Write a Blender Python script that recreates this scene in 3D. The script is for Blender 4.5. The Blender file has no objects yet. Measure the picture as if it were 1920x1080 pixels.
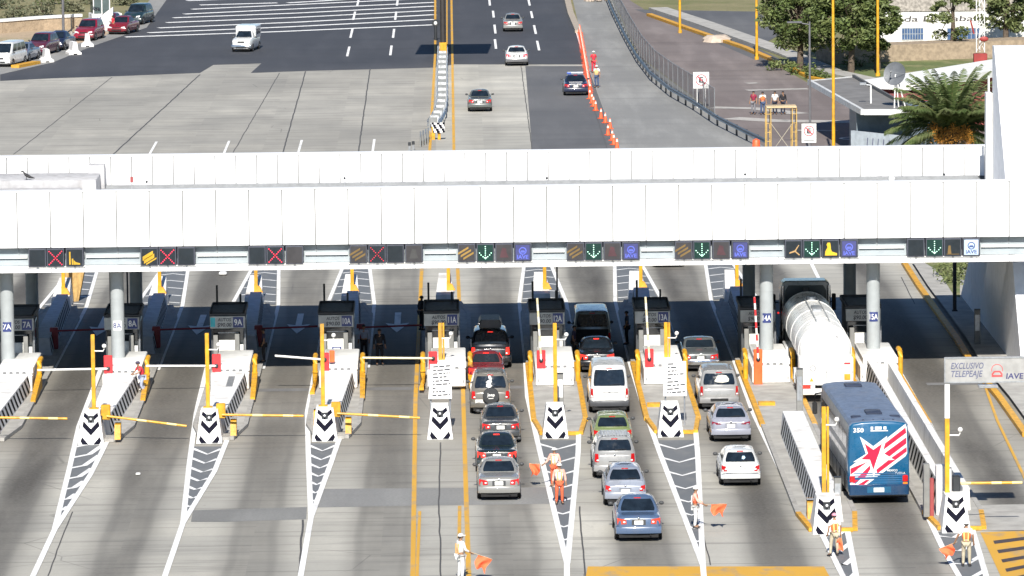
import bpy, math, random
from mathutils import Vector, Matrix
R = math.radians
rnd = random.Random(11)
S = bpy.context.scene
COL = S.collection

# ------------------------------------------------------------------ camera (a long lens on a hill above the plaza)
FPX, CAMH, PITCH, YAW, ROLL, CAMD = 10500.0, 35.0, math.atan(1240 / 10500.0), .0102, .0105, 258.5
_s, _c = math.sin, math.cos
CF = Vector((_s(YAW) * _c(PITCH), _c(YAW) * _c(PITCH), -_s(PITCH)))
_r0 = Vector((_c(YAW), -_s(YAW), 0)); _u0 = _r0.cross(CF)
CR = _r0 * _c(ROLL) - _u0 * _s(ROLL); CU = _u0 * _c(ROLL) + _r0 * _s(ROLL)
CC = Vector((0, -CAMD, CAMH))

def ray(x, y): return CF * FPX + CR * (x - 960) + CU * (540 - y)
def G(x, y, z=0.0):
    """survey: photo pixel -> the point of the level plane z it shows"""
    d = ray(x, y); return CC + d * ((z - CC.z) / d.z)
def GY(x, y, Y):
    """survey: photo pixel -> the point of the upright plane Y it shows"""
    d = ray(x, y); return CC + d * ((Y - CC.y) / d.y)

cam = bpy.data.cameras.new('camera'); cam.sensor_width = 36; cam.lens = 36 * FPX / 1920
cam.clip_start = 5; cam.clip_end = 6000
camo = bpy.data.objects.new('camera', cam); COL.objects.link(camo); S.camera = camo
mw = Matrix((CR, CU, -CF)).transposed().to_4x4(); mw.translation = CC; camo.matrix_world = mw

# ------------------------------------------------------------------ materials
def lin(c): return tuple(((v / 12.92) if v <= .04045 else ((v + .055) / 1.055) ** 2.4) for v in c)
class NT:
    def __init__(s, name):
        s.m = bpy.data.materials.new(name); s.m.use_nodes = True
        s.t = s.m.node_tree; s.t.nodes.clear()
        s.out = s.t.nodes.new('ShaderNodeOutputMaterial'); s.b = s.t.nodes.new('ShaderNodeBsdfPrincipled')
        s.t.links.new(s.b.outputs[0], s.out.inputs[0]); s._p = None
    def n(s, typ, **k):
        nd = s.t.nodes.new(typ)
        for a, v in k.items(): setattr(nd, a, v)
        return nd
    def put(s, sock, v):
        if v is None: return
        if hasattr(v, 'is_linked'): s.t.links.new(v, sock)
        else: sock.default_value = v
    def math(s, op, a, b=0.0, c=0.0, clamp=False):
        nd = s.n('ShaderNodeMath', operation=op, use_clamp=clamp)
        s.put(nd.inputs[0], a); s.put(nd.inputs[1], b); s.put(nd.inputs[2], c); return nd.outputs[0]
    def mix(s, f, a, b, mode='MIX'):
        nd = s.n('ShaderNodeMix', data_type='RGBA', blend_type=mode)
        s.put(nd.inputs[0], f); s.put(nd.inputs[6], a if hasattr(a, 'is_linked') else (*a, 1)); s.put(nd.inputs[7], b if hasattr(b, 'is_linked') else (*b, 1))
        return nd.outputs[2]
    def pos(s):
        if s._p is None:
            g = s.n('ShaderNodeNewGeometry'); s._p = g.outputs['Position']; s.geo = g
            x = s.n('ShaderNodeSeparateXYZ'); s.t.links.new(s._p, x.inputs[0]); s.X, s.Y, s.Z = x.outputs
        return s._p
    def noise(s, scale, detail=3, vec=None, stretch=None, rough=.55):
        nd = s.n('ShaderNodeTexNoise'); nd.inputs['Scale'].default_value = scale; nd.inputs['Detail'].default_value = detail
        nd.inputs['Roughness'].default_value = rough
        v = vec or s.pos()
        if stretch:
            mp = s.n('ShaderNodeVectorMath', operation='MULTIPLY'); s.t.links.new(v, mp.inputs[0]); mp.inputs[1].default_value = stretch; v = mp.outputs[0]
        s.t.links.new(v, nd.inputs['Vector']); return nd.outputs[0]
    def rng(s, v, a, b, c=0., d=1., smooth=True):
        nd = s.n('ShaderNodeMapRange', interpolation_type='SMOOTHSTEP' if smooth else 'LINEAR')
        s.put(nd.inputs[0], v)
        for i, q in enumerate((a, b, c, d)): nd.inputs[i + 1].default_value = q
        return nd.outputs[0]
    def fin(s, col, rough=.6, metal=0., bump=None, bs=.3, bd=.02):
        s.put(s.b.inputs['Base Color'], col if hasattr(col, 'is_linked') else (*col, 1))
        s.put(s.b.inputs['Roughness'], rough); s.put(s.b.inputs['Metallic'], metal)
        if bump is not None:
            bn = s.n('ShaderNodeBump'); bn.inputs['Strength'].default_value = bs; bn.inputs['Distance'].default_value = bd
            s.t.links.new(bump, bn.inputs['Height']); s.t.links.new(bn.outputs[0], s.b.inputs['Normal'])
        return s.m
_mc = {}
def M(name, col, rough=.55, metal=0., var=.12, scale=2.5, coat=0., emit=0., spec=None, dirt=0.):
    """plain procedural surface: base colour with soft noise wear"""
    if name in _mc: return _mc[name]
    t = NT(name)
    n = t.noise(scale, 4)
    c = t.mix(t.rng(n, .3, .7), tuple(v * (1 - var) for v in col), tuple(min(1, v * (1 + var)) for v in col))
    if dirt:
        d = t.noise(scale * .6, 6, stretch=(1, 1, .25))
        c = t.mix(t.rng(d, .52, .75, 0, dirt), c, (.16, .14, .12))
    r = t.rng(t.noise(scale * 3, 2), .3, .7, max(0.02, rough - .06), min(1, rough + .06))
    t.fin(c, r, metal)
    if coat: t.b.inputs['Coat Weight'].default_value = coat; t.b.inputs['Coat Roughness'].default_value = .06
    if emit:
        t.b.inputs['Emission Color'].default_value = (*col, 1); t.b.inputs['Emission Strength'].default_value = emit
    if spec is not None: t.b.inputs['Specular IOR Level'].default_value = spec
    _mc[name] = t.m; return t.m
def paint(name, col, metal=.0): return M('paint_' + name, col, .3, metal, .06, 1.2, coat=.8, dirt=.26)

WHITE = M('white_paint', (.74, .74, .72), .55, var=.06, dirt=.3, scale=1.8)
WHITEC = M('white_concrete_paint', (.72, .71, .69), .75, var=.07, dirt=.45, scale=1.6)
PANEL = M('white_cladding', (.80, .80, .80), .38, var=.025, scale=.7, dirt=.1)
SEAM = M('seam_grey', (.15, .155, .16), .7)
BAND = M('grey_band', (.33, .37, .39), .5, var=.05)
DARK = M('dark_metal', (.025, .028, .032), .5)
BLACK = M('black_rubber', (.012, .012, .013), .8)
BLKP = M('black_paint', (.005, .0055, .014), .85, spec=.15)
STEEL = M('galvanised_steel', (.42, .44, .46), .4, .6, scale=5, dirt=.2)
GREYM = M('grey_metal', (.23, .24, .25), .5, .2)
YEL = M('yellow_paint', (.58, .30, .018), .55, var=.2, dirt=.5, scale=4)
YELP = M('yellow_pole_paint', (.60, .31, .015), .5, var=.2, dirt=.35, scale=3)
ORG = M('orange_plastic', (.85, .13, .03), .5)
RED = M('red_paint', (.62, .035, .04), .45)
GLASS = M('dark_glass', (.010, .016, .024), .06, var=.3, spec=.6)
BGLASS = M('booth_glass', (.012, .018, .022), .08)
CHROME = M('chrome', (.62, .63, .64), .15, .95)
TAIL = M('tail_lamp_red', (.5, .012, .015), .15, coat=.6)
BRAKE = M('lit_brake_lamp', (.9, .03, .02), .2, emit=.8)
LEDK = 1
LAMPW = M('clear_lamp', (.75, .76, .78), .12, coat=.5)
AMBER = M('amber_lamp', (.7, .22, .02), .2)
PLATE = M('number_plate_white', (.75, .75, .72), .5)
TYRE = M('tyre_rubber', (.014, .014, .015), .85)
RIM = M('alloy_rim', (.4, .41, .43), .3, .8)
BLUESIGN = M('blue_sign', (.035, .05, .17), .45)
PLAST = M('grey_plastic', (.05, .052, .055), .6)
FLAGM = M('orange_flag_cloth', (.9, .16, .06), .8)
CONC = M('pale_concrete', (.36, .35, .325), .85, var=.14, scale=1.1, dirt=.35)
KERB = M('kerb_stone', (.33, .32, .3), .85, dirt=.4)

# ------------------------------------------------------------------ mesh builder
class MB:
    def __init__(s): s.v = []; s.f = []
    def add(s, vs, fs):
        o = len(s.v); s.v += [Vector(v) for v in vs]; s.f += [tuple(i + o for i in f) for f in fs]; return s
    def box(s, x0, x1, y0, y1, z0, z1):
        return s.add([(x, y, z) for z in (z0, z1) for y in (y0, y1) for x in (x0, x1)],
                     [(0, 2, 3, 1), (4, 5, 7, 6), (0, 1, 5, 4), (2, 6, 7, 3), (0, 4, 6, 2), (1, 3, 7, 5)])
    def bbox(s, x0, x1, y0, y1, z0, z1, b=.03):
        """box with chamfered edges"""
        rs = []
        for z, i in ((z0, b), (z0 + b, 0), (z1 - b, 0), (z1, b)):
            k = b
            rs.append([(x0 + i + k, y0 + i, z), (x1 - i - k, y0 + i, z), (x1 - i, y0 + i + k, z), (x1 - i, y1 - i - k, z),
                       (x1 - i - k, y1 - i, z), (x0 + i + k, y1 - i, z), (x0 + i, y1 - i - k, z), (x0 + i, y0 + i + k, z)])
        return s.loft(rs)
    def prism(s, pts, z0, z1):
        n = len(pts)
        a = sum(pts[i][0] * pts[(i + 1) % n][1] - pts[(i + 1) % n][0] * pts[i][1] for i in range(n))
        if a < 0: pts = list(pts)[::-1]
        return s.add([(p[0], p[1], z0) for p in pts] + [(p[0], p[1], z1) for p in pts],
                     [tuple(range(n))[::-1], tuple(range(n, 2 * n))] + [(i, (i + 1) % n, n + (i + 1) % n, n + i) for i in range(n)])
    def map2(s, pts, fn, d0, d1):
        """prism of a 2-D outline laid on a surface: fn(u, v, depth) -> 3-D"""
        n = len(pts)
        return s.add([fn(p[0], p[1], d0) for p in pts] + [fn(p[0], p[1], d1) for p in pts],
                     [tuple(range(n)), tuple(range(n, 2 * n))[::-1]] + [(i, n + i, n + (i + 1) % n, (i + 1) % n) for i in range(n)])
    def loft(s, rings, caps=True, closed=True):
        n = len(rings[0]); vs = [p for r in rings for p in r]; fs = []
        for k in range(len(rings) - 1):
            for i in range(n if closed else n - 1):
                j = (i + 1) % n; fs.append((k * n + i, k * n + j, (k + 1) * n + j, (k + 1) * n + i))
        if caps: fs += [tuple(range(n))[::-1], tuple(range((len(rings) - 1) * n, len(rings) * n))]
        return s.add(vs, fs)
    def tube(s, path, r, n=8, caps=True):
        path = [Vector(p) for p in path]; rs = r if isinstance(r, (list, tuple)) else [r] * len(path); rings = []
        for i, p in enumerate(path):
            d = (path[min(i + 1, len(path) - 1)] - path[max(i - 1, 0)]).normalized()
            a = d.cross(Vector((0, 0, 1)) if abs(d.z) < .9 else Vector((1, 0, 0))).normalized(); b = d.cross(a)
            rings.append([p + (a * _c(t) + b * _s(t)) * rs[i] for t in [-2 * math.pi * q / n for q in range(n)]])
        return s.loft(rings, caps)
    def cyl(s, p, q, r, n=12): return s.tube([p, q], r, n)
    def ball(s, c, r, nu=10, nv=6):
        r = r if isinstance(r, (list, tuple)) else (r, r, r); c = Vector(c)
        rings = [[c + Vector((r[0] * _s(math.pi * (k + .04) / (nv + .08)) * _c(2 * math.pi * q / nu), r[1] * _s(math.pi * (k + .04) / (nv + .08)) * _s(2 * math.pi * q / nu), -r[2] * _c(math.pi * (k + .04) / (nv + .08))))
                  for q in range(nu)] for k in range(nv + 1)]
        return s.loft(rings)
    def grid(s, fn, nu, nv):
        vs = [fn(i / nu, j / nv) for j in range(nv + 1) for i in range(nu + 1)]
        return s.add(vs, [(j * (nu + 1) + i, j * (nu + 1) + i + 1, (j + 1) * (nu + 1) + i + 1, (j + 1) * (nu + 1) + i) for j in range(nv) for i in range(nu)])
    def poly(s, pts): return s.add(pts, [tuple(range(len(pts)))])
    def xf(s, m, start=0):
        for i in range(start, len(s.v)): s.v[i] = m @ s.v[i]
        return s
    def build(s, name, mat, parent=None, smooth=40, label=None):
        me = bpy.data.meshes.new(name); me.from_pydata([tuple(v) for v in s.v], [], s.f)
        for m in (mat if isinstance(mat, (list, tuple)) else [mat]): me.materials.append(m)
        me.validate()
        if smooth: me.shade_smooth(); me.set_sharp_from_angle(angle=R(smooth))
        o = bpy.data.objects.new(name, me); COL.objects.link(o)
        if parent: o.parent = parent
        if label: o['label'] = label
        return o
def tag(o, label, cat, group=None):
    o['label'] = label; o['category'] = cat
    if group: o['group'] = group
    return o
def thing(name, label, cat, loc=(0, 0, 0), rz=0., group=None):
    o = bpy.data.objects.new(name, None); COL.objects.link(o); o.location = loc; o.rotation_euler = (0, 0, rz)
    return tag(o, label, cat, group)
def struct(name, mb, mat, smooth=None, kind='structure'):
    o = mb.build(name, mat, None, smooth); o['kind'] = kind; return o
def dup(root, loc, rz=0., label=None, group=None):
    r = root.copy(); COL.objects.link(r); r.location = loc; r.rotation_euler = (0, 0, rz)
    if label: r['label'] = label
    if group: r['group'] = group
    for ch in list(root.children):
        c = ch.copy(); COL.objects.link(c); c.parent = r
        for g in list(ch.children):
            d = g.copy(); COL.objects.link(d); d.parent = c
    return r
_tc = {}
def glyphs(txt, bold=.0):
    """outline of lettering as flat faces, 1 unit high, centred"""
    if (txt, bold) in _tc: return _tc[(txt, bold)]
    cu = bpy.data.curves.new('lettering', 'FONT'); cu.body = txt; cu.size = 1; cu.align_x = 'CENTER'; cu.align_y = 'CENTER'; cu.offset = bold; cu.resolution_u = 3; cu.space_line = .95
    ob = bpy.data.objects.new('lettering', cu); COL.objects.link(ob)
    me = bpy.data.meshes.new_from_object(ob.evaluated_get(bpy.context.evaluated_depsgraph_get()))
    r = ([tuple(v.co) for v in me.vertices], [tuple(p.vertices) for p in me.polygons])
    bpy.data.objects.remove(ob); bpy.data.curves.remove(cu); bpy.data.meshes.remove(me)
    _tc[(txt, bold)] = r; return r
def text(mb, txt, o, ax, up, size, width=None, bold=.015, shear=0.):
    """letters standing at o, running along ax, upright along up"""
    v, f = glyphs(txt, bold); o = Vector(o); ax = Vector(ax); up = Vector(up)
    xs = [p[0] for p in v]; sx = size
    if width: sx = width / (max(xs) - min(xs))
    cx = (max(xs) + min(xs)) / 2; ys = [p[1] for p in v]; cy = (max(ys) + min(ys)) / 2
    return mb.add([o + ax * ((p[0] - cx) * sx + shear * (p[1] - cy) * size) + up * ((p[1] - cy) * size) for p in v], f)
def ring2(r0, r1, n=24):
    return [((r1 * _c(2 * math.pi * i / n), r1 * _s(2 * math.pi * i / n)), (r0 * _c(2 * math.pi * i / n), r0 * _s(2 * math.pi * i / n))) for i in range(n + 1)]
def annulus(mb, fn, cu, cv, r0, r1, n=24, a0=0, a1=2 * math.pi):
    P = [(a0 + (a1 - a0) * i / n) for i in range(n + 1)]
    vs = [fn(cu + r * _c(t), cv + r * _s(t), 0) for t in P for r in (r0, r1)]
    return mb.add(vs, [(2 * i, 2 * i + 1, 2 * i + 3, 2 * i + 2) for i in range(n)])
def ribbon(mb, pts, w, z):
    """flat painted stripe along a polyline of ground points"""
    P = [Vector((p[0], p[1])) for p in pts]; L = []; Q = []
    for i, p in enumerate(P):
        d = (P[min(i + 1, len(P) - 1)] - P[max(0, i - 1)]).normalized(); nrm = Vector((-d.y, d.x)) * w / 2
        L.append(p + nrm); Q.append(p - nrm)
    n = len(P)
    return mb.add([(p.x, p.y, z) for p in Q] + [(p.x, p.y, z) for p in L], [(i, i + 1, n + i + 1, n + i) for i in range(n - 1)])
_zi = [0]
def pixrib(mb, pix, w, z):
    _zi[0] += 1; return ribbon(mb, [G(*p) for p in pix], w, z + .0004 * (_zi[0] % 40))
def flat(mb, pts, z):
    P = [(p[0], p[1]) for p in pts]; n = len(P)
    a = sum(P[i][0] * P[(i + 1) % n][1] - P[(i + 1) % n][0] * P[i][1] for i in range(n))
    if a < 0: P = P[::-1]
    return mb.add([(p[0], p[1], z) for p in P], [tuple(range(n))])
def sheet(name, pix, z, mat, world=False):
    mb = MB(); flat(mb, pix if world else [G(*p) for p in pix], z); return struct(name, mb, mat)

# ------------------------------------------------------------------ light
SUN = Vector((.05, 1.30, -1)).normalized()
su = bpy.data.lights.new('sun', 'SUN'); su.energy = 5.0; su.angle = R(.53); su.color = (1, .95, .87)
so = bpy.data.objects.new('sun', su); COL.objects.link(so); so.rotation_euler = SUN.to_track_quat('-Z', 'Y').to_euler()
w = bpy.data.worlds.new('World'); S.world = w; w.use_nodes = True
bg = w.node_tree.nodes['Background']; sky = w.node_tree.nodes.new('ShaderNodeTexSky'); sky.sky_type = 'NISHITA'; sky.sun_disc = False; sky.ozone_density = 5; sky.dust_density = .1; sky.air_density = .9
sky.sun_elevation = math.asin(-SUN.z); sky.sun_rotation = math.atan2(-SUN.x, -SUN.y)
w.node_tree.links.new(sky.outputs[0], bg.inputs[0]); bg.inputs[1].default_value = .065
S.view_settings.view_transform = 'Standard'; S.view_settings.look = 'None'; S.view_settings.exposure = .63; S.view_settings.gamma = 1
XK = lambda k: -.45 + 5.0 * (k - 11)

# ------------------------------------------------------------------ ground materials
def concrete(name, base, dark=.85, streak=.62, seams=True, patch=True):
    t = NT(name); t.pos()
    big = t.noise(.045, 4); mid = t.noise(.5, 5, stretch=(1, .35, 1)); fine = t.noise(7, 3)
    c = t.mix(t.rng(big, .35, .68), tuple(v * .86 for v in base), tuple(v * 1.1 for v in base))
    sx = t.math('FLOOR', t.math('DIVIDE', t.math('ADD', t.X, 2.95), 5.0)); sy = t.math('FLOOR', t.math('DIVIDE', t.math('ADD', t.Y, t.math('MULTIPLY', sx, 1.37)), 4.6))
    cb = t.n('ShaderNodeCombineXYZ'); t.put(cb.inputs[0], sx); t.put(cb.inputs[1], sy)
    wn = t.n('ShaderNodeTexWhiteNoise'); t.t.links.new(cb.outputs[0], wn.inputs[0])
    c = t.mix(1., c, t.mix(wn.outputs[0], (.87, .87, .87), (1.06, 1.05, 1.03)), 'MULTIPLY')
    c = t.mix(t.rng(mid, .3, .75, 0, .42), c, tuple(v * .62 for v in base))
    # browner worn band where traffic stops at the booths
    zb = t.math('MULTIPLY', t.rng(t.Y, -34, -12, 0, 1), t.rng(t.Y, 2, 40, 1, 0)); zb = t.math('MULTIPLY', zb, t.rng(t.noise(.16, 5, stretch=(1, .4, 1)), .25, .65, .35, .85))
    if dark: c = t.mix(t.math('MULTIPLY', zb, dark), c, (.135, .118, .095))
    # cross scuffs: thin lateral stains
    lat = t.noise(.9, 5, stretch=(.16, 1.6, 1)); c = t.mix(t.rng(lat, .48, .72, 0, .42), c, (.13, .125, .12)); bl = t.noise(.14, 5, stretch=(.7, .5, 1)); c = t.mix(t.rng(bl, .48, .7, 0, .26), c, (.14, .137, .13))
    if streak:
        d = t.math('ABSOLUTE', t.math('SUBTRACT', t.math('FLOORED_MODULO', t.math('ADD', t.X, .45), 5.0), 2.55))
        d = t.math('ADD', d, t.math('MULTIPLY', t.math('SUBTRACT', t.noise(.11, 3, stretch=(1, .3, 1)), .5), 1.5))
        win = t.math('MULTIPLY', t.rng(t.Y, -75, -20, .62, 1), t.rng(t.Y, 45, 130, 1, .12))
        k = t.math('MULTIPLY', t.rng(d, .25, 1.75, 1, 0), win)
        k = t.math('MULTIPLY', k, t.rng(t.noise(.22, 4, stretch=(1, .18, 1)), .3, .6, .62, 1)); k = t.math('MULTIPLY', k, t.rng(t.math('ABSOLUTE', t.math('ADD', t.X, 5.0)), 4, 12, .72, 1.0))
        c = t.mix(t.math('MULTIPLY', k, streak), c, (.042, .037, .031))
        tw = t.math('ABSOLUTE', t.math('SUBTRACT', d, .72))
        c = t.mix(t.math('MULTIPLY', t.math('MULTIPLY', t.rng(tw, .05, .3, .28, 0), win), streak), c, (.05, .048, .045))
    if seams:
        jy = t.math('FLOORED_MODULO', t.math('ADD', t.math('ADD', t.Y, t.math('MULTIPLY', sx, 1.37)), t.math('MULTIPLY', t.noise(.6, 2), .25)), 4.6)
        jx = t.math('FLOORED_MODULO', t.math('ADD', t.X, t.math('MULTIPLY', t.noise(.35, 3), .12)), 5.0)
        a = t.rng(t.math('ABSOLUTE', t.math('SUBTRACT', jy, 2.3)), .03, .1, .42, 0)
        b = t.rng(t.math('ABSOLUTE', t.math('SUBTRACT', jx, 2.15)), .03, .08, .0, 0)
        c = t.mix(t.math('MAXIMUM', a, b), c, (.06, .058, .055))
        vo = t.n('ShaderNodeTexVoronoi', feature='DISTANCE_TO_EDGE'); vo.inputs['Scale'].default_value = .12; t.t.links.new(t.pos(), vo.inputs['Vector'])
        c = t.mix(t.math('MULTIPLY', t.rng(vo.outputs['Distance'], .0, .006, .5, 0), t.rng(t.noise(.07, 2), .5, .6)), c, (.06, .058, .055))
    sp = t.noise(2.6, 2); c = t.mix(t.rng(sp, .68, .78, 0, .35), c, (.07, .068, .065))
    c = t.mix(t.rng(fine, .25, .75, .0, .22), c, tuple(v * .55 for v in base))
    return t.fin(c, .82, 0, fine, .25, .01)
def asphalt(name, base, pale, streak=.25):
    t = NT(name); t.pos()
    c = t.mix(t.rng(t.noise(.05, 5), .3, .7), base, pale)
    c = t.mix(t.rng(t.noise(.5, 5, stretch=(1, .12, 1)), .42, .75, 0, streak), c, tuple(v * 1.7 for v in pale))
    c = t.mix(t.rng(t.noise(.3, 4, stretch=(.25, 1.2, 1)), .5, .75, 0, streak), c, tuple(v * .6 for v in base))
    f = t.noise(9, 3); c = t.mix(t.rng(f, .3, .75, 0, .3), c, tuple(v * .5 for v in base))
    return t.fin(c, .8, 0, f, .3, .01)
def soil(name, a, b, g, gs=.09):
    t = NT(name); t.pos()
    c = t.mix(t.rng(t.noise(.12, 6), .3, .7), a, b)
    c = t.mix(t.rng(t.noise(gs, 7, rough=.65), .48, .62), c, g)
    f = t.noise(2.2, 6, rough=.7); c = t.mix(t.rng(f, .35, .7, 0, .5), c, tuple(v * .45 for v in a))
    return t.fin(c, .95, 0, f, .6, .15)
CONCG = concrete('plaza_concrete', (.485, .47, .42), streak=1.0)
CONCF = concrete('far_plaza_concrete', (.40, .385, .345), streak=.4)
ASPH = asphalt('new_asphalt', (.040, .043, .052), (.058, .060, .068))
ASPHO = asphalt('older_asphalt', (.085, .088, .095), (.13, .13, .132))
ASPHL = asphalt('lot_asphalt', (.155, .128, .12), (.205, .175, .165), .4)
ACCESS = asphalt('access_road_surface', (.20, .20, .195), (.27, .268, .255), .35)
SOIL = soil('dry_grassland', (.25, .22, .115), (.19, .18, .08), (.14, .155, .055))
EARTH = soil('bare_earth', (.46, .35, .24), (.40, .31, .21), (.34, .29, .17))
GRASS = soil('lawn_grass', (.15, .18, .06), (.11, .15, .045), (.27, .25, .12), .3)
def wornpaint(name, col, wear=.35):
    t = NT(name); t.pos()
    f = t.noise(1.3, 6, stretch=(1, .4, 1)); g = t.noise(.25, 3)
    c = t.mix(t.rng(f, .5, .72, 0, wear), col, (.24, .235, .22)); c = t.mix(t.rng(g, .3, .7, 0, .15), c, tuple(v * .6 for v in col))
    return t.fin(c, .7)
MARKW = wornpaint('white_road_paint', (.80, .80, .79), .35)
MARKY = wornpaint('yellow_road_paint', (.60, .33, .035), .6)
MARKD = wornpaint('dark_grey_gore_paint', (.135, .145, .155), .3)
MARKF = wornpaint('faded_white_paint', (.42, .40, .37), .9); MARKA = wornpaint('arrow_paint', (.66, .66, .64), .5)

# ------------------------------------------------------------------ ground
sheet('ground', [(-2500, -900), (2500, -900), (2500, 4000), (-2500, 4000)], 0, SOIL, True)
sheet('plaza_pavement', [(-48, -90), (27, -90), (29, 40), G(1420, 284), G(1150, 284), G(1135, 100), (-60, 214), (-60, 60)], .004, CONCG, True)
sheet('road_old', [(0, 150), (130, 118), (815, 122), (818, 290), (0, 292)], .008, CONCF)
sheet('road_new', [(0, 152), (100, 147), (220, 143), (375, 137), (400, 122), (490, 119), (470, 137), (580, 133), (815, 127), (850, 121), (1100, 121), (1075, 40), (1060, -25), (330, -25), (275, 50), (170, 85), (100, 117), (0, 140)], .012, ASPH)
sheet('road_patch', [(985, 124), (1102, 124), (1160, 284), (998, 284)], .010, ASPHO)
sheet('access_road', [(1068, -25), (1135, -25), (1195, 105), (1330, 205), (1445, 284), (1160, 284), (1102, 121), (1088, 60)], .014, ACCESS)
sheet('lot_pavement', [(1140, -25), (1215, 22), (1390, 85), (1540, 170), (1700, 205), (1900, 215), (1900, 300), (1450, 300), (1332, 205), (1197, 104)], .011, ASPHL)
sheet('side_road', [(1190, 18), (1420, 22), (1470, 60), (1420, 90), (1540, 150), (1430, 118), (1330, 75), (1230, 32)], .016, ASPHO)
sheet('lawn', [(1540, 163), (1440, 118), (1480, 105), (1900, 118), (1900, 160), (1700, 175)], .018, GRASS)
sheet('verge', [(-60, 132), (100, 92), (190, 72), (215, 55), (150, 42), (-60, 46)], .020, EARTH)
sheet('kerbside_strip', [(-60, 152), (0, 140), (100, 117), (170, 88), (275, 52), (330, -25), (300, -25), (250, 40), (205, 62), (110, 92), (-60, 135)], .017, ACCESS)
sheet('concrete_patch', [(362, 957), (576, 951), (574, 974), (420, 979), (358, 979)], .009, asphalt('patch_concrete', (.18, .18, .172), (.25, .25, .24)))
sheet('concrete_patch', [(590, 917), (1035, 914), (1040, 945), (800, 948), (588, 952)], .009, asphalt('grey_patch_concrete', (.20, .2, .195), (.26, .26, .25)))
sheet('roadside_garden', [(1722, 492), (1800, 492), (1800, 565), (1788, 560), (1760, 515)], .20, GRASS)

# painted markings
wm = MB(); ym = MB(); dm = MB(); fm = MB(); am = MB()
WL = [  # near the booths: the two edge lines of each gore, running into one line
    [(-60, 905), (0, 818), (60, 735), (85, 690)],
    [(60, 1085), (102, 995), (130, 880), (148, 800), (190, 690)], [(102, 995), (170, 890), (240, 750), (290, 685)],
    [(308, 1085), (343, 982), (355, 870), (368, 775), (388, 690)], [(343, 982), (402, 885), (440, 790), (480, 684)],
    [(563, 1085), (583, 972), (578, 850), (576, 775), (592, 690)], [(583, 972), (622, 865), (655, 770), (679, 684)],
    [(985, 678), (989, 745), (1008, 830), (1063, 1058), (1063, 1085)], [(1074, 678), (1086, 780), (1084, 850), (1064, 1058)],
    [(1180, 678), (1205, 760), (1237, 850), (1318, 1062), (1320, 1085)], [(1272, 678), (1300, 760), (1308, 850), (1318, 1062)],
    [(1377, 678), (1412, 775), (1462, 880), (1540, 1000), (1582, 1085)], [(1474, 680), (1508, 760), (1540, 830), (1582, 960), (1606, 1085)],
    [(1658, 678), (1690, 850), (1718, 925), (1768, 1030), (1800, 1085)], [(1682, 690), (1745, 800), (1788, 880), (1822, 990), (1850, 1085)]]
for p in WL: pixrib(wm, p, .22, .030)
pixrib(ym, [(816, -25), (816, 100), (806, 280), (790, 520), (779, 750), (774, 1085)], .19, .030)
pixrib(ym, [(846, -25), (848, 100), (851, 280), (858, 500), (867, 690), (873, 900), (879, 1085)], .19, .030)
pixrib(ym, [(787, 960), (784, 1030), (782, 1085)], .12, .030); pixrib(ym, [(862, 950), (861, 1010)], .14, .030)
pixrib(ym, [(838, -25), (838, 100)], .12, .030)
pixrib(ym, [(1838, 700), (1870, 790), (1925, 905)], .12, .030)
flat(ym, [G(1102, 1063), G(1545, 1063), G(1556, 1083), G(1098, 1083)], .0205)
# gores: dark fill and white chevrons, near side
def gore(tip, base, l, r, n, z=.022):
    """tip point, outline left/right pixels from base to tip"""
    flat(dm, [G(*p) for p in l] + [G(*tip)] + [G(*p) for p in r[::-1]], z)
    for i in range(n):
        t = (i + .25) / n
        def along(P, t):
            Q = P + [tip]; L = [math.dist(Q[j], Q[j + 1]) for j in range(len(Q) - 1)]; d = t * sum(L)
            for j, q in enumerate(L):
                if d <= q: u = d / q; return (Q[j][0] + (Q[j + 1][0] - Q[j][0]) * u, Q[j][1] + (Q[j + 1][1] - Q[j][1]) * u)
                d -= q
            return tip
        a = along(l, t); b = along(r, t); c = ((a[0] + b[0]) / 2, (a[1] + b[1]) / 2 + (11 if z < .025 else -6) * (1 - t))
        pixrib(wm, [a, c, b], .25, .0245)
gore((102, 993), 0, [(146, 815), (128, 890)], [(232, 775), (172, 880)], 9)
gore((343, 980), 0, [(362, 838), (352, 900)], [(418, 838), (400, 885)], 8)
gore((583, 968), 0, [(578, 832), (578, 850)], [(632, 832), (622, 865)], 8)
gore((1063, 1056), 0, [(1006, 826), (1030, 930)], [(1085, 826), (1075, 930)], 9)
gore((1318, 1060), 0, [(1226, 826), (1262, 920)], [(1307, 826), (1313, 930)], 9)
gore((1660, 1200), 0, [(1535, 1000), (1582, 1083)], [(1587, 985), (1606, 1083)], 8)
gore((1880, 1200), 0, [(1755, 1000), (1800, 1083)], [(1818, 985), (1850, 1083)], 8)
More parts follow.
